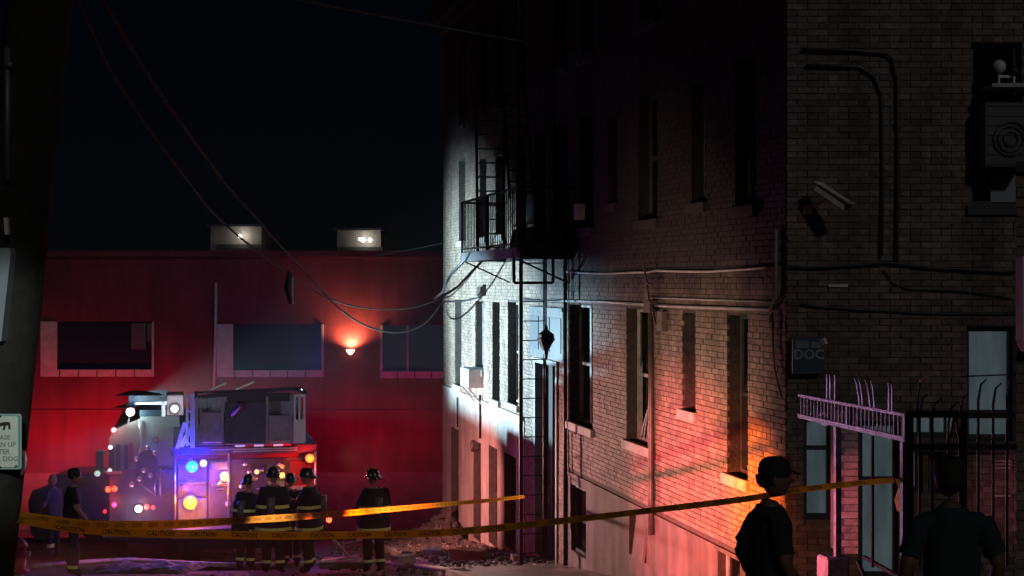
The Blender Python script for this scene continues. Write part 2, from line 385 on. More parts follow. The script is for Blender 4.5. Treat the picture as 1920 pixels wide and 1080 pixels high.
# other sides, roof, floors and cornice close the building
sh = MB(A)
sh.add([(0, 0, -7.5), (0, 9, -7.5), (0, 9, ZT), (0, 0, ZT)], [(0, 1, 2, 3)])
sh.add([(LA - .2, 0, -7.5), (LA - .75, 2.5, -7.5), (LA - .75, 2.5, ZT), (LA - .2, 0, ZT)], [(0, 1, 2, 3)])
sh.add([(0, 9, -7.5), (LA, 9, -7.5), (LA, 9, ZT), (0, 9, ZT)], [(0, 1, 2, 3)])
sh.add([(0, 0, ZT), (LA, 0, ZT), (LA, 9, ZT), (0, 9, ZT)], [(0, 1, 2, 3)])
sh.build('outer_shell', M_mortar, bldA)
fl = MB(A)
for z in (-7.4, -1.2, 2.0, 5.0): fl.box(0.02, LA - 0.02, 0.35, 8.9, z - 0.2, z)
fl.box(0.02, LA - 0.02, 4.0, 4.1, -7.4, ZT - 0.1)
for u in (4, 8, 12, 16, 20): fl.box(u, u + 0.1, 0.35, 4, -7.4, ZT - 0.1)
fl.build('interior_floors', M_black, bldA)
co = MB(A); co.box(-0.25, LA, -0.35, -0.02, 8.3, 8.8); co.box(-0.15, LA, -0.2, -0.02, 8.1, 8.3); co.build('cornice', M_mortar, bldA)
def allowA(u, z): return not (u < uL and z < zl + 0.05) and not (u > uN and z < zf + 0.03)
def keyA(u, z):
    Y = YF - 0.9771 * u; px = 350 + X0 * F / Y; py = HZ + (CZ - z) / Y * F
    if 1225 < px < 1400 and 760 < py < 1010: return -px - 0.2 * py
    return None
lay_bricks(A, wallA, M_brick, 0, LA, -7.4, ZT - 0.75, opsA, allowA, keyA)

def window_parts(parent, xf, o, root_kind):
    a, b, c, d, k = o; w = b - a; h = d - c
    if k == 'door': return
    fm = {'sash': M_frame, 'ac': M_frame, 'double': M_frame, 'double2': M_frame, 'slim': M_dframe, 'open': M_dframe, 'dark': M_dframe, 'base': M_dframe, 'green': mat('green_frame', (0.05, 0.10, 0.08), 0.5), 'vent': M_dframe, 'area': M_stone}[k]
    yd = {'base': 0.10, 'green': 0.04, 'area': 0.08}.get(k, 0.16)
    f = MB(xf); t = 0.05
    f.box(a, a + t, yd, yd + 0.07, c, d); f.box(b - t, b, yd, yd + 0.07, c, d)
    f.box(a + t, b - t, yd, yd + 0.07, d - t, d); f.box(a + t, b - t, yd, yd + 0.07, c, c + t)
    win = f.build('window', fm, parent)
    s = MB(xf); mid = (c + d) / 2
    if h > 0.9: s.box(a + t, b - t, yd + 0.01, yd + 0.05, mid - 0.025, mid + 0.025)
    if k in ('double', 'double2'):
        x = a + w * (0.56 if k == 'double' else 0.62); s.box(x - 0.05, x + 0.05, yd - 0.05, yd + 0.06, c + t, d - t)
    if s.v: s.build('sash', fm, win)
    p = MB(xf)
    if k in ('open', 'double', 'double2'):   # burned out: only shards of glass stay in the upper sash
        p.prism([(a + t, yd + 0.03, d - t), (a + t, yd + 0.03, mid + 0.1), (a + w * 0.3, yd + 0.03, mid + 0.45 * h * 0.5), (a + w * 0.5, yd + 0.03, d - t)], (0, 0.004, 0))
    else:
        p.box(a + t, b - t, yd + 0.028, yd + 0.032, c + t, d - t)
    p.build('pane', M_glass, win)
    if k not in ('base', 'vent', 'green'):
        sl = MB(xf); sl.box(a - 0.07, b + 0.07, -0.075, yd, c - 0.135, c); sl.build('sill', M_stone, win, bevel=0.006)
    if k == 'dark' and c > 2:
        l = MB(xf); l.box(a - 0.1, b + 0.1, -0.03, 0.02, d, d + 0.14); l.build('lintel', M_mortar, win)
    if k == 'double':                          # collapsed curtain rods and charred strips inside
        q = MB(xf)
        for i in range(5): q.bar((a + w * (0.15 + 0.1 * i), yd - 0.02 + 0.01 * i, c + 0.02), (a + w * (0.45 + 0.04 * i), yd - 0.03 + 0.01 * i, c + 0.5 + 0.12 * i), 0.015)
        q.build('broken_blind', M_frame, win)
    return win
for o in opsA: window_parts(bldA, A, o, 'A')
# doorway: deep dark entry with frame, transom and stone surround
du0, du1, dz0, dz1, _ = DOOR
f = MB(A); f.box(du0 - 0.09, du0 + 0.02, -0.05, 0.1, dz0, dz1); f.box(du1 - 0.02, du1 + 0.09, -0.05, 0.1, dz0, dz1)
f.box(du0 - 0.12, du1 + 0.12, -0.06, 0.1, dz1, dz1 + 0.09)
door = f.build('door', mat('pale_door_surround', (0.26, 0.28, 0.30), 0.6, var=0.3), bldA)
f = MB(A); f.box(du0 + 0.02, du0 + 0.5, 0.18, 0.22, dz0, dz1 - 0.02)
f.build('door_leaf', M_black, door); f = MB(A); f.tube([(du0 + 0.45, 0.15, dz0 + 1.0), (du0 + 0.45, 0.12, dz0 + 1.0), (du0 + 0.45, 0.12, dz0 + 1.3), (du0 + 0.45, 0.15, dz0 + 1.3)], 0.012, 6); f.build('handle', M_chrome, door)
f = MB(A); u0, u1 = uA(996), uA(1058)      # boarded transom panel above the doorway
f.box(u0, u1, -0.03, 0.0, dz1 + 0.12, dz1 + 1.0); f.box(u0 - 0.03, u1 + 0.03, -0.06, 0, dz1 + 1.0, dz1 + 1.06)
tp = f.build('transom_panel', mat('pale_board', (0.10, 0.105, 0.12), 0.6, var=0.4, vscale=6, grime=0.3), bldA)
for i in range(3):
    f = MB(A); a = u0 + (u1 - u0) * (i + 0.12) / 3; b = u0 + (u1 - u0) * (i + 0.88) / 3; f.box(a, b, -0.045, -0.03, dz1 + 0.25, dz1 + 0.88); f.build('panel', mat('blue_grey_board', (0.05, 0.065, 0.09), 0.5, var=0.3), tp)
# ledge course and the vent board leaning in its opening
f = MB(A); u0, u1 = uA(1196), uA(1216); f.hexa([(u0, -0.10, zA(1200, 1046)), (u1, -0.10, zA(1200, 1046)), (u1, -0.06, zA(1200, 1046)), (u0, -0.06, zA(1200, 1046)), (u0, -0.02, zA(1200, 965)), (u1, -0.02, zA(1200, 965)), (u1, 0.02, zA(1200, 965)), (u0, 0.02, zA(1200, 965))])
solo(f, 'leaning_board', M_found, 'small board leaning against the low vent opening below the double window', 'board')

# air conditioner in the far window
def ac_unit(u, w, z0, z1, dep, label, xf, base_y=0.0):
    c = xf(Vector((u + w / 2, base_y - dep / 2, z0)))
    t = thing('window_air_conditioner', label, 'air conditioner', c, 0)
    b = MB(xf); b.box(u, u + w, base_y - dep, base_y + 0.1, z0, z1); b.build('casing', M_greyp if z0 < 2 else mat('dark_ac_paint', (.07, .08, .10), .5), t, bevel=0.012)
    gr = MB(xf)
    for i in range(7):
        z = z0 + 0.04 + (z1 - z0 - 0.08) * i / 6; gr.box(u + 0.04, u + w - 0.04, base_y - dep - 0.012, base_y - dep, z - 0.008, z + 0.008)
    gr.build('grille', M_frame if z0 < 2 else MATS['dark_ac_paint'], t); return t
ac = ac_unit(uA(892), uA(907) - uA(892), zA(900, 725), zA(900, 690), 0.36, 'pale box air conditioner sticking out of a far ground floor window', A)
f = MB(A); f.bar((uA(893), -0.34, zA(900, 725)), (uA(893), 0, zA(900, 760)), 0.03); f.bar((uA(906), -0.34, zA(900, 725)), (uA(906), 0, zA(900, 760)), 0.03); f.build('bracket', M_frame, ac)

# ------------------------------------------------------------------ pipes, conduits and cables on the wall
def wall_pipe(name, pts, r, m, label, cat, group=None, xf=A, n=8):
    mb = MB(xf); mb.tube(pts, r, n); return solo(mb, name, m, label, cat, group, smooth=True)
def sagline(p, q, sag, n=14, wob=0.0):
    p = Vector(p); q = Vector(q); return [p.lerp(q, i / n) + Vector((0, rnd.uniform(-wob, wob) * 0.3, -sag * 4 * (i / n) * (1 - i / n) + rnd.uniform(-wob, wob))) for i in range(n + 1)]
def pA(px, py, y=-0.05): return Vector((uA(px), y, zA(px, py)))
wall_pipe('wall_cable', [p for a, b in [((1068, 510), (1240, 508)), ((1240, 508), (1462, 499))] for p in sagline(pA(*a), pA(*b), 0.03, 10, 0.006)], 0.018, M_cableg, 'pale cable run along the sooty wall above the ground floor windows', 'cable')
wall_pipe('wall_conduit', [pA(1060, 564), pA(1140, 566), pA(1228, 572)], 0.022, M_cableg, 'thin grey conduit above the wide double window, far run', 'conduit')
wall_pipe('wall_conduit', [pA(1236, 573), pA(1340, 577), pA(1452, 581), pA(1462, 560), pA(1463, 430)], 0.022, M_cableg, 'thin grey conduit over the two near windows turning up at the corner', 'conduit')
wall_pipe('wall_conduit', [pA(1218, 558, -.04), pA(1330, 562, -.04), pA(1455, 566, -.04)], 0.012, M_cableg, 'slender grey conduit just above the near windows conduit', 'conduit')
wall_pipe('wall_cable', [pA(833, 566), pA(870, 565), pA(893, 560), pA(905, 556)], 0.02, M_cable, 'short black cable across the white-lit far end of the wall', 'cable')
wall_pipe('wall_cable', sagline(pA(985, 561), pA(1062, 564), 0.02), 0.02, M_cable, 'black cable behind the drop ladder above the doorway', 'cable')
wall_pipe('downspout', [pA(1230, 578, -.08), pA(1231, 760, -.08), pA(1231, 930, -.08), pA(1231, 1002, -.08)], 0.045, M_pipe, 'dark vertical downspout beside the wide double window', 'downspout')
wall_pipe('drain_pipe', [pA(1066, 432, -.06), pA(1066, 800, -.06), pA(1066, 1078, -.06)], 0.035, M_iron, 'long dark drain pipe between doorway and first double window', 'drain pipe')
wall_pipe('standpipe', [pA(862, 745, -.06), pA(862, 800, -.06)], 0.02, M_iron, 'thin dark pipe above the farthest basement window', 'pipe')
wall_pipe('standpipe', [pA(905, 740, -.06), pA(905, 822, -.06)], 0.028, M_iron, 'short dark pipe below the window air conditioner', 'pipe')
wall_pipe('loop_cable', [pA(1456, 585), pA(1457, 640), pA(1460, 690), pA(1468, 725), pA(1474, 745)], 0.012, M_cable, 'thin drooping cable beside the near building corner', 'cable')
j = MB(A); u = uA(1230); j.box(u - 0.15, u + 0.15, -0.14, -0.02, 1.25, 1.42); j.bar((u, -0.1, 1.4), (u - 0.2, -0.12, 1.95), 0.03); j.bar((u + 0.1, -0.1, 1.4), (u + 0.35, -0.12, 1.1), 0.03); j.bar((u - .35, -.1, 1.75), (u + .1, -.13, 1.65), .025)
solo(j, 'junction_bracket', M_pipe, 'bent metal bracket and box at the top of the downspout', 'bracket')
j = MB(A); j.box(uA(1244), uA(1253), -0.10, -0.012, 1.0, 1.28); solo(j, 'meter_box', M_found, 'small box on brick wall just right of the downspout', 'box', bevel=0.008)
j = MB(A); j.box(uA(905), uA(912), -0.14, -0.012, zA(905, 555), zA(905, 537)); solo(j, 'cable_box', M_pipe, 'little dark cable box on the white-lit far wall', 'box')
j = MB(A); j.box(uA(1092), uA(1099), -0.16, -0.015, zA(1096, 412), zA(1096, 382)); solo(j, 'alarm_box', M_white, 'small white box high on the blackened wall', 'box', bevel=0.008)
j = MB(A)
for k in range(16):
    t = 2 * math.pi * k / 16; t2 = 2 * math.pi * (k + 1) / 16; j.bar((uA(892) + 0.13 * math.cos(t), -0.09, zA(892, 836) + 0.13 * math.sin(t)), (uA(892) + 0.13 * math.cos(t2), -0.09, zA(892, 836) + 0.13 * math.sin(t2)), 0.02)
solo(j, 'cable_coil', M_cable, 'coil of cable hung at the top of a far basement window', 'cable coil')

# ------------------------------------------------------------------ fire escape
fe = thing('fire_escape', 'black iron fire escape balcony with bars and tall ladders on the far wall', 'fire escape', A(Vector((uA(1010), -0.5, 2.2))), RZ)
ua, ub = (YF - 31.2) / .9771, (YF - 25.9) / .9771
zf0 = 2.22; W = 1.0
f = MB(A)
f.box(ua, ub, -W, -W + 0.05, zf0 - 0.12, zf0 + 0.06); f.build('outer_beam', mat('grey_iron_edge', (0.24, 0.25, 0.27), 0.6, 0.2, var=0.3), fe)
f = MB(A)
f.box(ua, ub, -0.06, -0.02, zf0 - 0.12, zf0); f.box(ua, ua + 0.05, -W + 0.05, -0.06, zf0 - 0.12, zf0); f.box(ub - 0.05, ub, -W + 0.05, -0.06, zf0 - 0.14, zf0 + 0.16)
f.build('platform_frame', M_iron, fe)
for i in range(9):
    f = MB(A); y = -W + 0.08 + i * 0.1; f.box(ua + 0.05, ub - 0.05, y, y + 0.07, zf0 - 0.03, zf0 - 0.002); f.build('slat', M_iron, fe)
def railing(u0, u1, z0, name):
    f = MB(A); f.box(u0, u1, -W, -W + 0.035, z0 + 1.08, z0 + 1.12); f.box(u0, u1, -W, -W + 0.03, z0 + 0.12, z0 + 0.15)
    f.box(u0, u0 + 0.035, -W + 0.036, -0.02, z0 + 1.08, z0 + 1.12)
    r = f.build('rail', M_iron, fe)
    n = int((u1 - u0) / 0.155)
    for i in range(n + 1):
        u = u0 + (u1 - u0) * i / n; q = MB(A); q.box(u - 0.009, u + 0.009, -W + 0.008, -W + 0.026, z0 + 0.06, z0 + 1.08); q.build('baluster', M_iron, r)
railing(ua, ub, zf0, 'lower')
f = MB(A); f.box(ub - .03, ub, -W + .036, -.02, zf0 + 1.08, zf0 + 1.12); er = f.build('rail', M_iron, fe)
for i in range(6):
    q = MB(A); y = -W + .15 + i * .15; q.box(ub - .024, ub - .006, y - .009, y + .009, zf0 + .16, zf0 + 1.08); q.build('baluster', M_iron, er)
for y in (-W + 0.02, -0.35): f = MB(A); f.bar((ub - 0.02, y, zf0), (ub - 0.02, y, 8.0), 0.05); f.build('post', M_iron, fe)
for u in (ua + 0.05, (ua + ub) / 2): f = MB(A); f.bar((u, -W + 0.02, zf0), (u, -W + 0.02, zf0 + 1.1), 0.04); f.build('post', M_iron, fe)
zu = 5.35

for u in (ua + 0.3, ub - 0.3):
    f = MB(A); f.bar((u, -W + 0.05, zf0 - 0.13), (u, -0.02, zf0 - 0.55), 0.03); f.build('brace', M_iron, fe)
# ladder up the outer side, stringers and rungs
ul = (YF - 29.6) / .9771
f = MB(A)
for y in (-0.95, -0.42): f.bar((ul, y, zf0), (ul - 0.25 + (0.5 if y > -.5 else 0) * 0.3, y, 5.3), 0.05, 0.03)
st = f.build('stair_stringer', M_iron, fe)
for i in range(11):
    t = (i + 0.5) / 11; q = MB(A); u = ul - 0.25 * t; z = zf0 + (5.3 - zf0) * t; q.bar((u, -0.95, z), (u, -0.42, z), 0.03); q.build('rung', M_iron, st)
us = (YF - 27.6) / .9771
f = MB(A)
for y in (-0.75, -0.3): f.bar((us, y, zf0 + 1.0), (us - 0.7, y, 5.3), 0.05, 0.03)
st2 = f.build('stair_stringer', M_iron, fe)
for i in range(10):
    t = (i + 0.5) / 10; q = MB(A); q.bar((us - 0.7 * t, -0.75, zf0 + 1.0 + 2.1 * t), (us - 0.7 * t, -0.3, zf0 + 1.0 + 2.1 * t), 0.02, 0.03); q.build('tread', M_iron, st2)
# drop ladder
ud = (YF - 26.4) / .9771
f = MB(A)
f.bar((ud, -0.82, zf0 + 0.3), (ud, -0.82, gA(ud) + 0.14), 0.065, 0.03); f.bar((ud, -0.40, zf0 + 0.3), (ud, -0.40, gA(ud) + 0.9), 0.045, 0.03)
dl = f.build('drop_ladder', M_iron, fe)
nz = int((zf0 - gA(ud)) / 0.34)
for i in range(nz):
    z = gA(ud) + 0.35 + i * 0.34; q = MB(A); q.tube([(ud, -0.82, z), (ud, -0.40, z)], 0.011, 6); q.build('rung', M_iron, dl)
f = MB(A)
for y in (-0.98, -0.28): f.bar((ud + 0.15, y, zf0), (ud + 0.15, y, zf0 - 0.55), 0.05)
f.bar((ud + 0.15, -0.98, zf0 - 0.55), (ud + 0.15, -0.28, zf0 - 0.55), 0.05); f.build('ladder_guide', M_iron, fe)
f = MB(A); zc = zA(1064, 640)
zc = CZ - (640 - HZ) / F * 26.4
f.rings([[Vector((ud + 0.12 + r * math.cos(t * math.pi / 4), -0.40 + r * math.sin(t * math.pi / 4), zc + dz)) for t in range(8)] for r, dz in ((0.02, .3), (0.05, .2), (.15, .13), (.16, .03), (.05, -.15), (.03, -.3))])
f.build('counterweight', M_iron, fe)
f = MB(A); f.bar((ud + 0.12, -0.40, zf0), (ud + 0.12, -0.40, zc + .25), 0.03); f.build('counterweight_rod', M_iron, fe)
f = MB(A); f.bar((ud + .12, -0.40, zc - .3), (ud + .12, -0.40, zc - .9), 0.018); f.build('pull_chain', M_iron, fe)

# ------------------------------------------------------------------ dark building that faces the camera
YB = 16.7; XB = (1475 - 960) / F * YB
bldB = thing('dark_brick_building', 'dark brick building facing the street behind the iron gate and fence', 'building', (XB, YB, 0))
def Bf(p): return Vector((XB + p.x, YB + p.y, p.z))
def xB(px): return (px - 1475) / F * YB
def zB(py): return CZ - (py - HZ) / F * YB
opsB = [(xB(1812), xB(1904), zB(826), zB(612), 'tall'), (xB(1820), xB(1916), zB(386), zB(80), 'acwin'), (xB(1698), xB(1804), zB(822), zB(770), 'low'),
        (xB(1506), xB(1563), zB(975), zB(783), 'side'), (xB(1611), xB(1688), zB(1085), zB(790), 'side'), (xB(1703), xB(1730), zB(925), zB(838), 'side'), (xB(1740), xB(1766), zB(925), zB(838), 'side')]
WB = 7.5
mb = MB(Bf); wall_cells(mb, None, 0.02, WB, -4.5, 9.5, opsB, 0.0, 0.3)
wallB = mb.build('wall', M_mortarB, bldB); 
for o in opsB: rvb = MB(Bf); wall_cells(MB(Bf), rvb, o[0], o[1], o[2], o[3], [o], 0, .3); rvb.build('reveal', M_brickB, bldB)
f = MB(Bf); f.add([(WB, 0, -4.5), (WB, 8, -4.5), (WB, 8, 9.5), (WB, 0, 9.5)], [(0, 1, 2, 3)]); f.add([(0.02, 0.3, -4.5), (0.02, 8, -4.5), (0.02, 8, 9.5), (0.02, 0.3, 9.5)], [(0, 1, 2, 3)])
f.add([(0.02, 8, -4.5), (WB, 8, -4.5), (WB, 8, 9.5), (0.02, 8, 9.5)], [(0, 1, 2, 3)]); f.add([(0, 0, 9.5), (WB, 0, 9.5), (WB, 8, 9.5), (0, 8, 9.5)], [(0, 1, 2, 3)]); f.build('outer_shell', M_mortarB, bldB)
def keyB(x, z):
    px = 1475 + x / YB * F; py = HZ + (CZ - z) / YB * F
    if 1480 < px < 1805 and 500 < py < 765: return abs(py - 640)
    return None
lay_bricks(Bf, wallB, M_brickB, 0.0, 3.4, -2.9, 6.0, opsB, lambda x, z: True, keyB, px=0.23)
for o in opsB:
    a, b, c, d, k = o; fm = M_dframe; f = MB(Bf); t = 0.06
    f.box(a, a + t, .1, .18, c, d); f.box(b - t, b, .1, .18, c, d); f.box(a + t, b - t, .1, .18, d - t, d); f.box(a + t, b - t, .1, .18, c, c + t)
    if k == 'tall': f.box(a + t, b - t, .1, .18, zB(786), zB(770)); 
    if k == 'low': 
        for q in (1724, 1748, 1775): f.box(xB(q), xB(q) + 0.03, .1, .16, c + t, d - t)
    if k == 'side': f.box(a + t, b - t, .1, .16, (c + d) / 2 + .2, (c + d) / 2 + 0.25)
    w = f.build('window', fm, bldB)
    f = MB(Bf); f.box(a + t, b - t, .13, .14, c + t, d - t)
    f.build('pane', M_lit if k != 'acwin' else M_glass, w)
    if k in ('tall', 'acwin'):
        f = MB(Bf); f.box(a - .05, b + .05, -.06, .1, c - .1, c); f.build('sill', M_dframe, w)
    if k == 'acwin':
        f = MB(Bf); f.box(xB(1862), xB(1910), .09, .12, zB(378), zB(326)); f.build('sash', mat('sash_blue_grey', (0.25, 0.3, 0.36), .5), w)
f = MB(Bf); f.box(xB(1690), xB(1908), -0.08, 0.0, zB(846), zB(828)); f.build('lintel_beam', M_dframe, bldB)
f = MB(Bf)
for y_ in (862, 868, 875, 927): f.box(xB(1862), xB(1892), -0.05, -0.01, zB(y_ + 3), zB(y_))
f.build('vent_louvre', M_frame, bldB)
acb = ac_unit(xB(1828), xB(1916) - xB(1828), zB(318), zB(198), 0.34, 'big dim air conditioner with round fan in the upper right window', Bf)
f = MB(Bf)
for r in (0.08, 0.14, 0.19):
    for k in range(14):
        t = 2 * math.pi * k / 14; t2 = 2 * math.pi * (k + 1) / 14; c = (xB(1876), -0.365, zB(266))
        f.bar((c[0] + r * math.cos(t), c[1], c[2] + r * math.sin(t)), (c[0] + r * math.cos(t2), c[1], c[2] + r * math.sin(t2)), 0.012)
f.build('fan_guard', mat('fan_wire', (.03, .03, .035), .5), acb)
f = MB(Bf); f.box(xB(1838), xB(1925), -.42, -.02, zB(172), zB(165)); solo(f, 'metal_shelf', M_greyp, 'thin metal shelf above the upper right air conditioner', 'shelf')
t = thing('flood_lamp', 'white twin-headed flood lamp standing on the metal shelf', 'flood lamp', Bf(Vector((xB(1872), -.2, zB(165)))))
f = MB(Bf); f.bar((xB(1862), -.2, zB(165)), (xB(1862), -.2, zB(142)), .02); f.bar((xB(1890), -.2, zB(165)), (xB(1890), -.2, zB(145)), .02); f.bar((xB(1862), -.2, zB(148)), (xB(1892), -.2, zB(148)), .03); f.build('stand', M_white, t)
f = MB(Bf); f.tube([(xB(1858), -.28, zB(130)), (xB(1864), -.2, zB(132)), (xB(1872), -.1, zB(134))], [.07, .065, .03], 10); f.build('lamp_head', M_white, t, smooth=True)
f = MB(Bf); f.tube([(xB(1888), -.26, zB(138)), (xB(1890), -.18, zB(139)), (xB(1893), -.1, zB(140))], [.05, .045, .02], 10); f.build('lamp_head', M_dframe, t, smooth=True)
# security camera
t = thing('security_camera', 'white tubular security camera tilted down on a wall bracket', 'security camera', Bf(Vector((xB(1512), 0, zB(392)))))
def Bp(px, py, y): return Vector((xB(px), y, zB(py)))
f = MB(Bf); f.bar(Bp(1524, 352, -.3), Bp(1570, 391, -.50), .11, .10); f.build('housing', M_white, t)
f = MB(Bf); f.bar(Bp(1521, 344, -.3), Bp(1577, 387, -.56), .12, .012); f.build('sun_shield', M_white, t)
f = MB(Bf); f.tube([Bp(1541, 372, -.38), Bp(1528, 384, -.25), Bp(1512, 392, -.02)], .018, 8); f.box(xB(1505), xB(1520), -.04, 0, zB(402), zB(385)); f.build('bracket', M_white, t)
f = MB(Bf); f.tube([Bp(1570, 388, -.55), Bp(1572, 390, -.565)], .04, 12); f.build('lens', M_black, t)
# conduits
wall_pipe('wall_conduit', [Bp(1502, 93, -.06), Bp(1600, 96, -.06), Bp(1660, 101, -.06), Bp(1672, 112, -.06), Bp(1680, 150, -.06), Bp(1682, 300, -.06), Bp(1679, 492, -.06)], .018, M_pipe, 'outer of two dark conduits bending down the unlit brick wall', 'conduit', xf=Bf)
wall_pipe('wall_conduit', [Bp(1510, 124, -.05), Bp(1610, 126, -.05), Bp(1638, 145, -.05), Bp(1652, 180, -.05), Bp(1654, 330, -.05), Bp(1650, 480, -.05)], .020, M_pipe, 'inner of two dark conduits bending down the unlit brick wall', 'conduit', xf=Bf)
wall_pipe('wall_cable', sagline(Bp(1478, 500, -.06), Bp(1660, 492, -.06), .02, 10, .006) + sagline(Bp(1665, 492, -.06), Bp(1900, 510, -.06), 0.02, 10, .006), .014, M_cable, 'thick black cable strung across the dark brick wall', 'cable', xf=Bf)
wall_pipe('wall_cable', [Bp(1655, 505, -.04), Bp(1672, 530, -.04), Bp(1700, 542, -.04), Bp(1800, 545, -.04), Bp(1895, 560, -.04)], .009, M_cable, 'thin black cable drooping under the thick one on the dark wall', 'cable', xf=Bf)
wall_pipe('wall_cable', sagline(Bp(1500, 572, -.04), Bp(1900, 588, -.04), .03, 14, .005), .013, M_cable, 'lowest thin black cable crossing the dark brick wall', 'cable', xf=Bf)
f = MB(Bf); f.box(xB(1552), xB(1588), -.04, -.015, zB(538), zB(533)); solo(f, 'metal_strip', M_white, 'short pale metal strip on the dark brick wall', 'metal strip')
t = thing('wall_sign', 'small dark blue sign box with pale letters by the building corner', 'sign', Bp(1512, 700, -.1) + Vector((XB, YB, 0)) * 0)
f = MB(Bf); f.box(xB(1482), xB(1538), -.14, -.012, zB(700), zB(632)); f.build('box', mat('sign_blue', (0.03, 0.07, 0.10), .5), t, bevel=.006)
for (a, b, c, d) in ((1487, 1512, 652, 638), (1515, 1535, 652, 640)):
    f = MB(Bf); f.box(xB(a), xB(b), -.146, -.14, zB(c), zB(d)); f.build('name_plate', mat('plate_blue_grey', (.16, .22, .26), .5), t)
vs, fs = text_mesh('DOC', 0.15)
f = MB(Bf); f.add([Vector((xB(1512) + v.x, -.15, zB(664) + v.y)) for v in vs], fs); f.build('lettering', mat('letter_grey', (.30, .36, .40), .5), t)
f = MB(Bf); f.bar(Bp(1538, 634, -.14), Bp(1541, 645, -.16), .05); f.build('clip', M_white, t)

# brick pillar at the right edge
YP = 11.0; xp0 = (1906 - 960) / F * YP
pil = thing('brick_pillar', 'brown brick pillar at the right edge of the scene', 'pillar', (xp0, YP, ground_z(YP)))
f = MB(); f.prism([(xp0, YP, ground_z(YP) - .1), (xp0 + .6, YP, ground_z(YP) - .1), (xp0 + .6, YP + .22, ground_z(YP) - .1), (xp0 + .09, YP + .22, ground_z(YP) - .1)], (0, 0, 2.6 - ground_z(YP))); pw = f.build('core', M_mortarB, pil)
f = MB()
for r in range(int((2.5 - ground_z(YP)) / .072)):
    z = ground_z(YP) + r * .072 + .005; off = .11 if r % 2 else 0
    for k in range(-1, 3):
        a = max(xp0 - 0.008, xp0 + k * .217 + off); b = min(xp0 + .608, xp0 + (k + 1) * .217 + off - .012)
        if b - a > .03: f.box(a, b, YP - .012 + rnd.uniform(-.003, .003), YP, z, z + .062)
bw = f.build('brickwork', M_brickB, pil); bw['kind'] = 'stuff'
f = MB(); f.prism([(xp0 - .02, YP - .04, 2.5), (xp0 + .64, YP - .04, 2.5), (xp0 + .64, YP + .24, 2.5), (xp0 + .09, YP + .24, 2.5)], (0, 0, .08)); f.build('cap', M_stone, pil)
f = MB(); a = at(1919, 480, YP - .1); b = at(1919, 640, YP - .1)
f.box(a.x - .03, a.x + .12, YP - .16, YP - .015, b.z, a.z); f.prism([(a.x - .03, YP - .16, b.z), (a.x + .12, YP - .16, b.z), (a.x + .1, YP - .16, b.z - .08), (a.x + .0, YP - .16, b.z - .08)], (0, .14, 0))
solo(f, 'wall_lantern', M_white, 'unlit pale wall lantern on the right brick pillar', 'lantern', bevel=.006)

# ------------------------------------------------------------------ gate and fence
XG0 = 1347 * 12.5 / F
def G(p):   # x: distance from the near post going away along the gate, y: towards the street, z
    Y = 12.5 + p.x * .977; X = XG0 - 610 / F * Y
    return Vector((X - p.y * .977, Y - p.y * .2129, p.z))
gate = thing('iron_gate', 'iron gate with spiked top rail glowing pink and purple', 'gate', G(Vector((1.1, 0, -1.7))))
M_gate = mat('grey_gate_paint', (0.34, 0.32, 0.34), 0.35, 0.2, var=0.5, vscale=16, bump=.4, bscale=60)
GL = 2.2
def uG(px): return (X0 * 0 + (1347 * 12.5) / (px - 350) - 12.5) / .977
def zG(px, py): return CZ - (py - HZ) / (px - 350) * XG0
zt = zG(1600, 760); zb_ = zG(1600, 802); zpt = -.85
for (z, h) in ((zt, .025), (zb_, .04)):
    f = MB(G); f.box(-.03, GL, -.02, .02, z - h / 2, z + h / 2); f.build('rail', M_gate, gate)
for i in range(28):
    u = GL * (i + .5) / 28; f = MB(G); f.box(u - .006, u + .006, -.006, .006, zb_ + .02, zt - .015); f.build('picket', M_gate, gate)
for (px, w) in ((1568, .05), (1693, .05), (1590, .02)):
    u = uG(px); f = MB(G); z0 = zpt if px != 1590 else zb_; f.box(u - w / 2, u + w / 2, -.04, .015, z0, zb_ - .026 if px != 1590 else zt); f.build('post', M_gate, gate)
f = MB(G); u = uG(1697); f.box(u - .03, u, -.02, .02, zb_, zt); f.build('post', M_gate, gate)
for px, bend in ((1551, 0), (1557, 0), (1566, 0), (1612, .06), (1618, .05), (1632, .06), (1640, .04), (1667, 0), (1673, 0)):
    u = uG(px); f = MB(G); f.tube([(u, 0, zt + .015), (u + bend * .3, 0, zt + .1), (u + bend, 0, zt + .2), (u + bend * 1.6, .01, zt + .25)], [.012, .012, .010, .003], 6); f.build('spike', M_gate, gate)
f = MB(G)
for k in range(12):
    t = 2 * math.pi * k / 12; t2 = 2 * math.pi * (k + 1) / 12; u = uG(1540); z = zG(1540, 786)
    f.bar((u + .13 * math.cos(t), -.03, z + .055 * math.sin(t)), (u + .13 * math.cos(t2), -.03, z + .055 * math.sin(t2)), .014)
f.bar((uG(1540) - .12, -.03, zG(1540, 786)), (uG(1540) + .12, -.03, zG(1540, 786)), .014)
f.build('oval_emblem', M_gate, gate)
f = MB(G); f.bar((uG(1690), .0, -.8), (uG(1620), .0, -.75), .03); f.bar((uG(1680), .02, -1.4), (uG(1612), .02, -.8), .03); f.bar((uG(1640), .02, zb_ - .03), (uG(1640), .02, -.8), .022); f.build('brace', M_iron, gate)
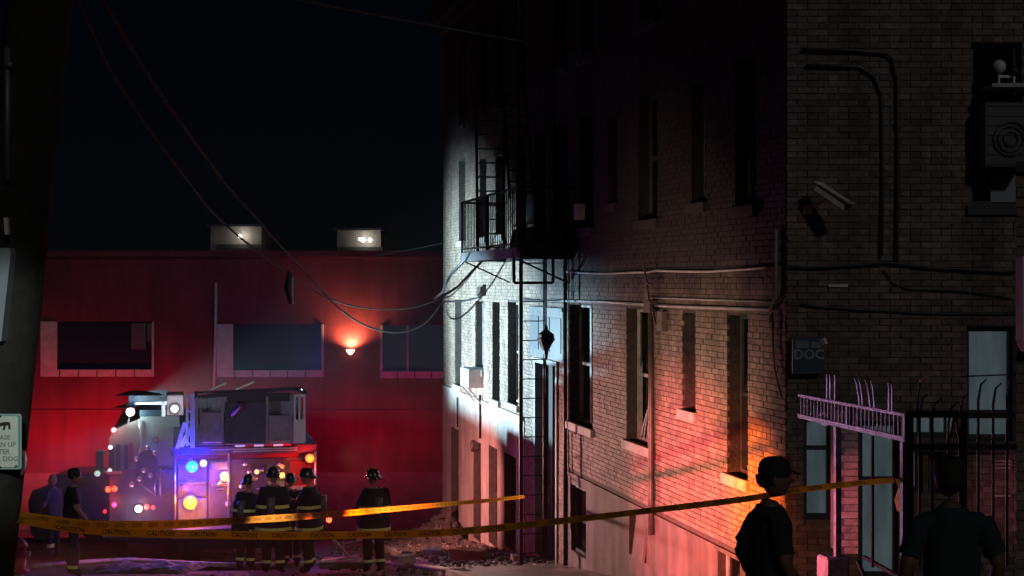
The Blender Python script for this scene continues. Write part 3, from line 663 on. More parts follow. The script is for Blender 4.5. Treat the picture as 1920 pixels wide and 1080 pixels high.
# brick pier panel beside the gate post
pr = thing('brick_pier', 'narrow brick pier between the gate posts lit pink', 'pier', G(Vector((uG(1605), .25, -1.8))))
def P2(p): return Vector((p.x, p.y, p.z))
yp = 15.2; xa = (1573 - 960) / F * yp; xb = (1609 - 960) / F * yp
f = MB(); f.box(xa, xb, yp, yp + .4, ground_z(yp) + .9, zG(1600, 800)); f.build('core', M_mortar, pr)
f = MB()
for r in range(40):
    z = ground_z(yp) + .9 + r * .072 + .005; 
    if z > zG(1600, 800) - .07: break
    f.box(xa + (.01 if r % 2 else .06), xb - .005, yp - .012, yp, z, z + .062)
bw = f.build('brickwork', M_brick, pr); bw['kind'] = 'stuff'
for px, lab in ((1562, 'rough stone block below the left gate post'), (1680, 'rough stone block below the right gate post')):
    u = uG(px); f = MB(G); f.box(u - .11, u + .11, -.12, .12, -1.95, zpt - .002); solo(f, 'gate_footing', M_stone, lab, 'stone block', 'stone blocks under the gate posts', bevel=.02)
# fence to the right of the gate
fc = thing('iron_fence', 'dark iron railings with curved tops right of the gate', 'fence', (4.1, 12.55, -1.7))
YFn = 12.6
for py in (778, 838): 
    a = at(1700, py, YFn); b = at(1935, py, YFn); f = MB(); f.bar(a, b, .03, .045); f.build('rail', M_iron, fc)
a = at(1800, 706, YFn); b = at(1905, 702, YFn); f = MB(); f.bar(a, b, .012, .012); f.build('wire', M_iron, fc)
for i, px in enumerate((1724, 1748, 1778, 1800, 1834, 1862, 1888)):
    top = 704 + (i % 3) * 7 if px > 1820 else 738 + (i % 3) * 9
    f = MB(); p0 = at(px, 1060, YFn); p1 = at(px, top + 40, YFn); p2 = at(px + 5, top + 10, YFn); p3 = at(px + 16, top, YFn)
    f.tube([p0, p1, p2, p3], [.012, .012, .01, .005], 6); f.build('picket', M_iron, fc)
for px in (1706, 1806): f = MB(); f.bar(at(px, 1100, YFn), at(px, 770, YFn), .05); f.build('post', M_iron, fc)
f = MB(); f.bar(at(1782, 820, YFn), at(1790, 775, YFn), .02); f.bar(at(1798, 820, YFn), at(1790, 775, YFn), .02); f.build('brace', M_iron, fc)
lp = thing('stuck_lamp', 'tiny red-tipped ornament poking up behind the railings', 'ornament', at(1722, 770, 12.7))
f = MB(); f.bar(at(1720, 770, 12.7), at(1724, 716, 12.7), .012); f.build('stem', M_iron, lp); f = MB(); f.bar(at(1725, 715, 12.7), at(1740, 707, 12.7), .025, .018); f.build('tip', mat('pink_plastic', (.6, .2, .2), .4), lp)

# ------------------------------------------------------------------ red building across the end of the street
YR = 48.0
red = thing('red_wall_building', 'long low red building with wide windows across the end of the street', 'building', (-6, YR, ground_z(YR)))
def xR(px): return (px - 960) / F * YR
def zR(py): return CZ - (py - HZ) / F * YR
opsR = [(xR(78), xR(288), zR(693), zR(603)), (xR(408), xR(606), zR(694), zR(608)), (xR(714), xR(905), zR(696), zR(610)), (xR(-260), xR(-60), zR(694), zR(604))]
f = MB(); rv = MB(); Rx = lambda p: Vector((p.x, YR + p.y, p.z))
f = MB(Rx); wall_cells(f, None, -30, 9, -7.2, zR(472), opsR, 0, .25); rw = f.build('wall', M_redwall, red); 
for o in opsR: rv = MB(Rx); wall_cells(MB(Rx), rv, o[0], o[1], o[2], o[3], [o], 0, .25); rv.build('reveal', M_redwall, red)
f = MB(Rx); f.add([(-30, 0, zR(472)), (9, 0, zR(472)), (9, 12, zR(472)), (-30, 12, zR(472))], [(0, 1, 2, 3)]); f.add([(-30, 0, -7.2), (-30, 12, -7.2), (-30, 12, zR(472)), (-30, 0, zR(472))], [(0, 1, 2, 3)]); f.add([(9, 0, -7.2), (9, 12, -7.2), (9, 12, zR(472)), (9, 0, zR(472))], [(0, 1, 2, 3)]); f.build('roof', M_ground, red)
f = MB(Rx); f.box(-30, 9, -.12, -.002, zR(482), zR(470)); f.build('coping', M_redwall, red)
f = MB(Rx); f.box(-30, 9, -.05, -.002, zR(775), zR(768)); f.build('ledge', M_redwall, red)
f = MB(Rx); f.box(-30, 9, -.35, -.002, -7, zR(885)); f.build('plinth', mat('plinth_concrete', (.22, .18, .18), .8, var=.3), red)
dk = mat('blue_black_blind', (0.012, 0.02, 0.04), .35)
for i, (a, b, c, d) in enumerate(opsR):
    f = MB(Rx); f.box(a - .02, b + .02, -.06, .02, c - .22, c); f.box(a - .02, a + (.5 if i in (0, 1) else .06), -.05, .02, c, d)
    if i == 0: f.box(a + .02, a + .5, -.052, -.05, c, d)
    f.box(b - .05, b + .02, -.05, .02, c, d)
    w = f.build('window', M_greyp, red)
    f = MB(Rx); f.box(a, b, .1, .12, c, d); f.build('pane', dk, w)
    nq = 5
    for q in range(nq):
        f = MB(Rx); xx = a + (b - a) * (q + 1) / (nq + 1); f.box(xx - .015, xx + .015, -.075, -.06, c - .22, c - .02); f.build('sill_joint', dk, w)
    if i == 2: f = MB(Rx); f.box(xR(762), xR(766), .05, .1, c, d); f.build('mullion', M_greyp, w)
    if i == 0:
        f = MB(Rx); f.box(xR(245), xR(272), .05, .1, zR(655), zR(606)); f.box(xR(275), xR(287), .05, .1, zR(640), zR(606)); f.build('box_on_sill', mat('dim_teal', (.07, .09, .1), .6), w)
wall_pipe('rain_pipe', [(xR(406), YR - .12, zR(530)), (xR(405), YR - .12, zR(640)), (xR(402), YR - .12, zR(726))], .05, M_greyp, 'thin pale rain pipe on the red wall left of the middle window', 'rain pipe', xf=None)
# rooftop huts with lamps
for i, (a, b, t0, b0, lx, ly) in enumerate(((395, 490, 425, 466, 450, 443), (632, 714, 432, 471, 681, 450))):
    yh = 48.6
    q = thing('roof_hut', ('small pale rooftop hut lit by one lamp, left of the two' , 'small pale rooftop hut lit by a bright twin lamp, right of the two')[i], 'roof hut', at((a + b) / 2, b0, yh), 0, 'lit huts on the red building roof')
    p0 = at(a, b0, yh); p1 = at(b, t0, yh); f = MB(); f.box(p0.x, p1.x, yh, yh + 2, p0.z - .1, p1.z); f.build('wall', mat('hut_cream', (.15, .145, .13), .7, var=.2), q)
    f = MB(); f.box(p0.x - .1, p1.x + .1, yh - .25, yh + 2.1, p1.z, p1.z + .07); f.build('roof', M_dframe, q)
    pm = at((a + b) / 2 + 5, b0, yh); f = MB(); f.box(pm.x - .7, pm.x + .7, yh - .06, yh - .005, pm.z, pm.z + .14); f.build('vent', M_black, q)
    lq = at(lx, ly, yh - .35)
    t = thing('roof_lamp', ('single white lamp on the left rooftop hut', 'twin white lamp on the right rooftop hut')[i], 'lamp', lq)
    f = MB(); f.ball(lq, .065, 1, 1, 1)
    if i == 1: f.ball(lq + Vector((.22, 0, 0)), .06); f.ball(lq + Vector((-.1, 0, .03)), .05)
    f.build('bulb', lamp_mat('white_bulb', (1, .92, .8), 14), t)
    f = MB(); f.bar(lq + Vector((0, .08, 0)), lq + Vector((0, .35, .05)), .03); f.build('arm', M_dframe, t)
    point('roof_lamp_light', lq + Vector((0.05, .12, .02)), 9, (1, .9, .75), .08)
# sconce
ls = at(657, 657, YR - .22)
t = thing('wall_sconce', 'round wall sconce throwing orange light up the red wall', 'wall sconce', ls)
f = MB(); f.rings([[ls + Vector((r * math.cos(k * math.pi / 5), r * math.sin(k * math.pi / 5), dz)) for k in range(10)] for r, dz in ((.03, -.14), (.09, -.08), (.13, 0), (.14, .03))], cap=False); f.build('bowl', lamp_mat('amber_bowl', (1, .55, .25), 6), t)
f = MB(); f.bar(ls + Vector((0, .1, -.1)), ls + Vector((0, .22, -.1)), .05); f.build('arm', M_dframe, t)
spot('sconce_light', ls + Vector((0, 0.0, .05)), ls + Vector((0, .26, 1.2)), 520, (1, .36, .12), 150, 1, .05)

# ------------------------------------------------------------------ ladder truck, seen from behind
YT = 29.3; S = F / YT
def T(px, py, dy=0.0): p = at(px, py, YT); return Vector((p.x, YT + dy, p.z))
gz = ground_z(YT + 2)
truck = thing('ladder_truck', 'fire ladder truck with its grey bucket raised above the rear, lights flashing', 'fire truck', (T(462, 900).x, YT, ground_z(YT)))
xl, xr = T(333, 0).x, T(592, 0).x
f = MB(); f.box(xl, xr, YT + .25, YT + 8.2, T(0, 985).z, T(0, 852).z); f.build('body', M_engred, truck, bevel=.03)
f = MB(); f.box(xl + .03, xr - .03, YT + .18, YT + .25, T(0, 985).z, T(0, 862).z); f.build('rear_panel', M_tread, truck)
f = MB(); f.box(xl - .04, xr + .04, YT - .25, YT + .3, T(0, 1003).z, T(0, 985).z); f.build('rear_step', M_tread, truck, bevel=.01)
f = MB(); f.box(xl - .05, xr + .05, YT + .05, YT + 8.0, T(0, 852).z, T(0, 836).z); f.build('deck', M_dframe, truck, bevel=.01)
for i, px in enumerate((440, 475, 510, 545)):    # red and white reflective blocks along the deck edge
    f = MB(); a = T(px - 17 + 0, 0).x; f.box(a, a + .19, YT + .03, YT + .05, T(0, 836).z - .0, T(0, 830).z)
for px in (444, 479, 515):
    f = MB(); f.box(T(px, 0).x, T(px + 18, 0).x, YT + .02, YT + .048, T(0, 838).z, T(0, 831).z); f.build('reflector', mat('glowing_reflector', (.8, .75, .85), .3, emit=(.8, .7, .9), es=.35), truck)  # white blocks glow by themselves in place of returned light
    f = MB(); f.box(T(px + 18.5, 0).x, T(px + 33, 0).x, YT + .02, YT + .048, T(0, 838).z, T(0, 832).z); f.build('reflector', mat('red_reflector', (.6, .02, .03), .3), truck)
# rear compartments, chrome bars, hose couplings
for (a, b, t0, b0, m) in ((340, 392, 868, 930, mat('rear_grey_door', (.09, .09, .11), .45, .2, var=.35)), (396, 436, 862, 972, M_tread), (340, 392, 934, 975, M_chrome), (545, 588, 868, 975, mat('dull_red_door', (.10, .012, .015), .45, var=.3)), (440, 540, 862, 975, mat('rear_dark_panel', (.045, .045, .06), .5, .2, var=.4))):
    f = MB(); f.box(T(a, 0).x, T(b, 0).x, YT + .12, YT + .178, T(0, b0).z, T(0, t0).z); d = f.build('compartment_door', m, truck, bevel=.008)
    f = MB(); f.bar(T((a + b) / 2 - 7, (t0 + b0) / 2, .1), T((a + b) / 2 + 7, (t0 + b0) / 2, .1), .025); f.build('handle', M_chrome, d)
for (a, t0, b0) in ((334, 850, 1000), (593, 850, 1000), (432, 850, 985)):
    f = MB(); f.tube([T(a, t0, 0), T(a, b0, 0)], .022, 8); f.build('grab_rail', M_chrome, truck, smooth=True)
for (px, py) in ((470, 885), (493, 882), (508, 890), (482, 898), (462, 870), (524, 872), (538, 900), (415, 905), (455, 912)):
    f = MB(); f.tube([T(px, py, .11), T(px + 1, py + 1, -.02)], [.05, .035], 10); f.build('coupling', M_chrome, truck, smooth=True)
for px in (365, 560):
    f = MB(); c = T(px, 0, 1.6)
    c.z = gz + .52; f.tube([c + Vector((-.17, 0, 0)), c + Vector((.17, 0, 0))], .52, 20); w = f.build('wheel', M_rubber, truck, smooth=False)
    f = MB(); f.tube([c + Vector((-.175, 0, 0)), c + Vector((-.18, 0, 0))], .26, 16); f.build('rim', M_chrome, w)
f = MB(); f.box(xl + .3, xr - .3, YT + .4, YT + 8, gz + .45, T(0, 985).z); f.build('chassis', M_black, truck)
f = MB(); f.box(xl, xr, YT + 8.3, YT + 10.4, T(0, 985).z, T(0, 846).z); f.build('cab', M_engred, truck, bevel=.06)
# bucket: open-topped tub with doors, posts and roof rail
bx0, bx1 = T(372, 0).x, T(572, 0).x; bz0, bz1 = T(0, 832).z, T(0, 738).z; yb0, yb1 = YT - .2, YT + 1.0
f = MB()
f.box(bx0, bx1, yb0, yb0 + .05, bz0, T(0, 792).z); f.box(bx0, bx1, yb0 + .05, yb1 - .05, bz0 - .0, bz0 + .05)
f.box(bx0, bx1, yb1 - .05, yb1, bz0, T(0, 748).z); f.box(bx0, bx0 + .05, yb0 + .051, yb1 - .051, bz0 + .051, T(0, 770).z); f.box(bx1 - .05, bx1, yb0 + .051, yb1 - .051, bz0 + .051, T(0, 770).z)
bk = f.build('bucket', M_bucket, truck)
for (a, b, t0, b0, m) in ((383, 418, 770, 826, M_bucket), (424, 500, 752, 830, mat('bucket_dark_panel', (.07, .07, .11), .5, .2, var=.3)), (505, 548, 778, 828, M_bucket)):
    f = MB(); f.box(T(a, 0).x, T(b, 0).x, yb0 - .03, yb0 - .002, T(0, b0).z, T(0, t0).z); f.build('panel', m, bk, bevel=.008)
for (a, w) in ((374, .05), (381, .03), (420, .05), (502, .05), (546, .05)):
    f = MB(); f.bar(T(a, 832, -.24), T(a, 742, -.24), w); f.build('post', M_bucket, bk)
f = MB(); f.box(T(551, 0).x, T(573, 0).x, yb0 - .09, yb0 - .03, T(0, 830).z, T(0, 786).z)
for a in (551, 560, 569): f.box(T(a, 0).x, T(a + 3.5, 0).x, yb0 - .09, yb0 - .03, T(0, 786).z, T(0, 744).z)
f.box(T(551, 0).x, T(573, 0).x, yb0 - .09, yb0 - .03, T(0, 744).z, T(0, 739).z)
f.build('side_door', M_white, bk)
f = MB(); f.bar(T(372, 742, -.2), T(548, 728, -.2), .07); f.bar(T(548, 728, -.2), T(577, 738, -.2), .06); f.bar(T(372, 742, -.2), T(372, 742, 1.0), .05); f.bar(T(575, 738, -.2), T(575, 738, 1.0), .05); f.bar(T(372, 742, 1.), T(575, 736, 1.), .05); f.box(T(428, 0).x, T(545, 0).x, yb0 - .01, yb0 + .06, T(0, 752).z, T(0, 736).z); f.build('top_rail', M_dframe, bk)
f = MB(); f.bar(T(398, 728, -.2), T(428, 720, .4), .03); f.build('spray_bar', M_white, bk); f = MB(); f.bar(T(445, 728, -.2), T(480, 719, .4), .03); f.build('spray_bar', M_white, bk)
f = MB(); f.tube([T(436, 775, -.3), T(452, 760, -.35), T(452, 752, -.5)], .05, 8); f.build('water_monitor', M_dframe, bk, smooth=True)
# boom and pedestal at the left of the bucket
f = MB(); f.bar(T(366, 735, -.1), T(366, 836, -.1), .09); f.bar(T(356, 738, .1), T(356, 838, .1), .05); f.bar(T(352, 790, 0), T(338, 838, 0), .07)
for k in range(5): f.bar(T(356, 745 + k * 20, .0), T(367, 757 + k * 20, .0), .03)
f.bar(T(340, 845, .1), T(365, 800, .1), .09)
f.build('boom_bracket', M_white, truck)
f = MB(); f.box(T(380, 0).x, T(470, 0).x, YT + 1.1, YT + 3.0, T(0, 830).z, T(0, 790).z); f.build('boom', M_white, truck, bevel=.03)
f = MB(); f.box(T(318, 0).x, T(350, 0).x, YT + .6, YT + 1.4, T(0, 782).z, T(0, 742).z); f.build('control_box', mat('pinkish_steel', (.45, .36, .38), .5, .2), truck, bevel=.02)
f = MB(); f.box(T(309, 0).x, T(316, 0).x, YT + .5, YT + .6, T(0, 782).z, T(0, 754).z); f.build('marker_plate', M_white, truck)

for k, (pa, pb, pc_) in enumerate((((478, 872), (470, 925), (492, 960)), ((500, 874), (512, 930), (498, 965)), ((524, 880), (530, 940), (518, 962)))):
    f = MB(); f.tube([T(*pa, .1), T((pa[0] + pb[0]) / 2 - 6, (pa[1] + pb[1]) / 2, -.02), T(*pb, -.06), T(*pc_, .02)], .03, 8); f.build('suction_hose', M_rubber, truck, smooth=True)
for (a, b, t0, b0) in ((400, 432, 866, 880), (400, 432, 905, 912), (546, 586, 915, 921), (344, 390, 902, 906), (446, 470, 940, 970), (505, 536, 905, 930)):
    f = MB(); f.box(T(a, 0).x, T(b, 0).x, YT + .08, YT + .119, T(0, b0).z, T(0, t0).z); f.build('trim_plate', M_chrome, truck, bevel=.006)
for k, z_ in enumerate((842, 846)):
    f = MB(); f.bar(T(400 + 40 * k, z_, .0), T(560, z_, .0), .025); f.build('ladder_beam', M_chrome, truck)
def beacon(px, py, dy, r, col, es, power, root, Y=YT, name='beacon', lr=.05, halo=None):
    c = at(px, py, Y); c.y = Y + dy
    f = MB(); f.tube([c + Vector((0, .09, 0)), c + Vector((0, .045, 0))], r * 1.2, 12); h = f.build(name, M_chrome, root)
    f = MB(); f.ball(c, r, 1, .6, 1, 12, 8); f.build('lens', lamp_mat('lens_%d_%d_%d_%d' % (col[0] * 99, col[1] * 99, col[2] * 99, es * 10), col, es), h, smooth=True)
    if power:
        l = point('beacon_light', (0, 0, 0), power, halo or col, lr); l.parent = root
        l.location = ROOTM[root.name].inverted() @ (c + Vector((0, -r * .6 - lr - .03, 0)))
AMB = (1, .48, .02); BLU = (.02, .12, 1.0); RED = (1, .02, .015); WHT = (.85, .95, 1); HAM = (1, .20, .01); HBL = (.015, .03, 1)
beacon(365, 872, -.08, .11, (.0, .42, 1), 1.7, 170, truck, name='blue_light', halo=HBL)
beacon(386, 866, -.10, .06, WHT, 3, 0, truck, name='clear_light')
beacon(362, 940, .02, .13, AMB, 2.2, 70, truck, name='amber_light', halo=HAM)
beacon(425, 893, .02, .09, (1, .6, .1), 3, 28, truck, name='amber_light', halo=HAM)
beacon(583, 862, -.08, .08, (1, .22, .02), 2.4, 50, truck, name='red_light', halo=(1, .01, .01))
beacon(618, 978, -.2, .05, (1, .12, .04), 2, 6, truck, name='red_light')
beacon(352, 912, .05, .05, (1, .1, .6), 1, 0, truck, name='marker_light')
beacon(431, 945, .05, .045, (1, .4, .5), .7, 0, truck, name='marker_light')
beacon(333, 768, .45, .07, WHT, 4, 6, truck, name='work_light')
beacon(484, 885, -.05, .045, (1, .6, .2), 1.4, 0, truck, name='marker_light')
beacon(531, 893, -.05, .05, (1, .5, .1), 1.2, 4, truck, name='marker_light')
beacon(531, 876, -.05, .035, (1, .3, .1), .9, 0, truck, name='marker_light')
truck.rotation_euler.z = 0.2146; truck.location.x -= .03

# ------------------------------------------------------------------ second fire engine, partly behind the truck
YE = 33.0
def E(px, py, dy=0.0): p = at(px, py, YE); return Vector((p.x, YE + dy, p.z))
eng = thing('fire_engine', 'silver and red fire engine at far left with a glaring white flood lamp', 'fire engine', (E(262, 0).x, YE, ground_z(YE)))
ge = ground_z(YE + 2)
f = MB(); f.hexa([E(206, 1010, 0), E(338, 1010, 0), E(338, 1010, 6), E(206, 1010, 6), E(206, 880, 0), E(338, 880, 0), E(338, 880, 6), E(206, 880, 6)]); f.build('body', mat('engine_silver_lilac', (.12, .115, .13), .4, .3, var=.3, vscale=6), eng, bevel=.02)
f = MB(); f.prism([E(206, 880), E(206, 822), E(214, 806), E(240, 794), E(262, 786), E(262, 880)], (0, 5.5, 0)); f.build('cab', mat('engine_cab_grey', (.26, .23, .23), .45, .2, var=.25), eng)
f = MB(); f.prism([E(263, 874), E(263, 781), E(332, 781), E(335, 800), E(326, 874)], (0, 5.0, 0)); f.build('hose_bed', mat('engine_pale_panel', (.38, .44, .47), .45, .2, var=.2), eng)
f = MB(); f.box(E(262, 0).x, E(336, 0).x, YE - .02, YE + 5, E(0, 780).z, E(0, 769).z); f.build('bed_cover', mat('cover_blue', (.06, .10, .16), .6), eng)
f = MB(); f.tube([E(291, 825, -.02), E(291, 825, -.05)], .07, 14); f.build('round_port', M_engred, eng)
f = MB(); f.tube([E(291, 825, -.05), E(291, 825, -.06)], .04, 14); f.build('port_cap', M_chrome, eng)
for (a, b, t0, b0) in ((206, 216, 838, 892), (219, 227, 832, 892), (234, 241, 834, 880)):
    f = MB(); f.box(E(a, 0).x, E(b, 0).x, YE - .03, YE - .004, E(0, b0).z, E(0, t0).z); f.build('cab_window', M_black, eng)
f = MB(); f.box(E(242, 0).x, E(250, 0).x, YE - .05, YE - .004, E(0, 866).z, E(0, 830).z); f.build('red_strip', M_engred, eng)
f = MB(); f.box(E(184, 0).x, E(199, 0).x, YE - .3, YE - .15, E(0, 886).z, E(0, 840).z); mr = f.build('mirror', mat('mirror_case', (.10, .12, .13), .4), eng, bevel=.02)
f = MB(); f.bar(E(199, 845, -.2), E(208, 850, 0), .03); f.bar(E(199, 880, -.2), E(208, 885, 0), .03); f.build('mirror_arm', M_chrome, mr)
for (a, b, c, d) in ((262, 858, 262, 785), (336, 880, 336, 960), (290, 880, 290, 925), (300, 878, 300, 930), (276, 890, 300, 890), (262, 905, 292, 930)):
    f = MB(); f.tube([E(a, b, -.06), E(c, d, -.06)], .02, 6); f.build('grab_rail', M_chrome, eng, smooth=True)
f = MB(); f.prism([E(256, 905), E(254, 875), E(262, 850), E(276, 840), E(288, 848), E(296, 870), E(290, 905)], (0, -.12, 0)); f.build('pump_panel', mat('pump_dark', (.05, .03, .05), .5), eng)
for (px, py) in ((256, 858), (276, 838), (290, 848), (270, 880), (282, 890), (262, 896), (248, 906)):
    f = MB(); f.tube([E(px, py, -.12), E(px, py, -.2)], .05, 10); f.build('gauge', M_chrome, eng, smooth=True)
f = MB(); f.box(E(196, 0).x, E(340, 0).x, YE - .35, YE - .005, E(0, 1002).z, E(0, 986).z); f.build('bumper', M_chrome, eng, bevel=.02)
for px in (222, 318):
    f = MB(); c = E(px, 0, 1.2); c.z = ge + .5; f.tube([c + Vector((-.16, 0, 0)), c + Vector((.16, 0, 0))], .5, 20); f.build('wheel', M_rubber, eng)
f = MB(); f.bar(E(241, 795, .1), E(243, 778, .1), .04); f.build('lamp_mast', M_chrome, eng)
beacon(245, 772, -.05, .09, (.9, 1, .95), 4, 22, eng, YE, 'flood_lamp', halo=(.75, 1, .9))
beacon(215, 805, -.1, .05, (1, .3, .3), 2, 6, eng, YE, 'red_light')
beacon(209, 837, -.1, .045, WHT, 2, 0, eng, YE, 'clear_light')
beacon(187, 882, -.4, .06, (.6, .9, .8), .9, 0, eng, YE, 'clear_light'); beacon(208, 880, -.1, .045, WHT, 1.2, 0, eng, YE, 'clear_light')
beacon(205, 915, -.12, .06, (1, .14, .03), 2, 12, eng, YE, 'red_light', halo=(1, .02, .02)); beacon(217, 914, -.12, .06, (1, .14, .03), 2, 0, eng, YE, 'red_light')
beacon(216, 944, -.12, .05, (1, .1, .3), 1.5, 4, eng, YE, 'red_light'); beacon(199, 956, -.12, .04, RED, 1.5, 0, eng, YE, 'red_light')
beacon(260, 953, -.12, .08, (.92, .95, 1), 4, 9, eng, YE, 'head_lamp', halo=(.55, .6, .8))
beacon(275, 950, -.12, .055, (1, .12, .10), 2, 7, eng, YE, 'red_light'); beacon(287, 951, -.12, .045, (1, .08, .08), 1.6, 0, eng, YE, 'red_light')
f = MB(); f.bar(E(202, 884, -.1), E(230, 884, -.1), .06); f.build('trim_bar', mat('pink_trim', (.6, .4, .42), .4), eng)
eng.rotation_euler.z = 0.2146
ROOTM[eng.name] = ROOTM[eng.name] @ Matrix.Rotation(0.2146, 4, 'Z')
c0 = at(250, 752, 32.7)      # plates added to trim the scene lamp's beam to the far wall
f = MB(); f.prism([c0 + Vector((a, b, -.065)) for a, b in ((-.15, .6), (.9, .6), (.9, -.28), (.22, -.10), (.22, -1.0), (-.15, -1.0))], (0, 0, .015)); f.build('beam_flag', M_dframe, eng)
f = MB(); f.prism([c0 + Vector((a, b, .19)) for a, b in ((-.15, .5), (.18, .3), (.26, .14), (.42, -.1), (.70, -.5), (.85, -.95), (-.15, -.95))], (0, 0, .015)); f.build('beam_flag', M_dframe, eng)
f = MB(); f.bar(c0 + Vector((-.12, .06, .07)), c0 + Vector((.60, .80, .07)), .012, .24); f.build('beam_flag', M_dframe, eng)


# ------------------------------------------------------------------ parked car by the red wall
pc = thing('parked_car', 'dark parked car half hidden beyond the two left bystanders', 'car', (at(120, 0, 39).x, 39, ground_z(39)))
def K(px, py, dy=0): p = at(px, py, 39); return Vector((p.x, 39 + dy, p.z))
prof = [(55, 985), (52, 940), (60, 920), (88, 912), (100, 890), (165, 888), (185, 912), (200, 925), (203, 985)]
f = MB(); f.prism([K(*p) for p in prof], (0, 1.7, 0)); f.build('body', mat('car_dark_paint', (.03, .03, .035), .25), pc, bevel=.03)
f = MB(); f.prism([K(105, 911, -.01), K(112, 894, -.01), K(134, 893, -.01), K(134, 911, -.01)], (0, .008, 0)); f.build('window', M_glass, pc)
f = MB(); f.prism([K(138, 911, -.01), K(138, 893, -.01), K(160, 893, -.01), K(174, 911, -.01)], (0, .008, 0)); f.build('window', M_glass, pc)
for px in (80, 176):
    c = K(px, 985, .1); c.z = ground_z(39) + .32; f = MB(); f.tube([c + Vector((0, -.12, 0)), c + Vector((0, .1, 0))], .33, 18); f.build('wheel', M_rubber, pc)

# ------------------------------------------------------------------ people
def head_rings(c, h, yaw, pitch=0.0):
    """head as one smooth surface: skull, brow, nose, lips, chin; faces local +x turned by yaw"""
    rg = []; M = Matrix.Rotation(yaw, 3, 'Z') @ Matrix.Rotation(pitch, 3, 'Y'); n = 20; m = 22
    for i in range(m + 1):
        t = i / m; z = -0.5 + t           # -0.5 chin .. 0.5 crown
        w = math.sqrt(max(0.0, 1 - (abs(z) / .505) ** 2.6))
        ring = []
        for k in range(n):
            a = 2 * math.pi * k / n; cx, sy = math.cos(a), math.sin(a)
            rx = .39 * w; ry = .315 * w * (1 - .18 * max(0, -z) * 2)
            x = cx * rx; y = sy * ry
            if z < 0: x += .03 - (.10 * (-z) * 2 if cx < 0 else -.02 * (-z))   # jaw forward, nape cut in
            if cx < 0 and z < -.1: x *= 1 - 1.2 * (-z - .1)
            if cx > .75:
                fr = (cx - .75) / .25
                x += fr * (.12 * math.exp(-((z + .08) / .055) ** 2) + .05 * math.exp(-((z + .02) / .07) ** 2) + .035 * math.exp(-((z - .09) / .05) ** 2) + .035 * math.exp(-((z + .26) / .035) ** 2) + .045 * math.exp(-((z + .42) / .06) ** 2))
            if .6 < cx < .95 and abs(sy) > .25: x -= .03 * math.exp(-((z - .02) / .05) ** 2)
            ring.append(Vector(c) + M @ Vector((x, y, z)) * h)
        rg.append(ring)
    return rg
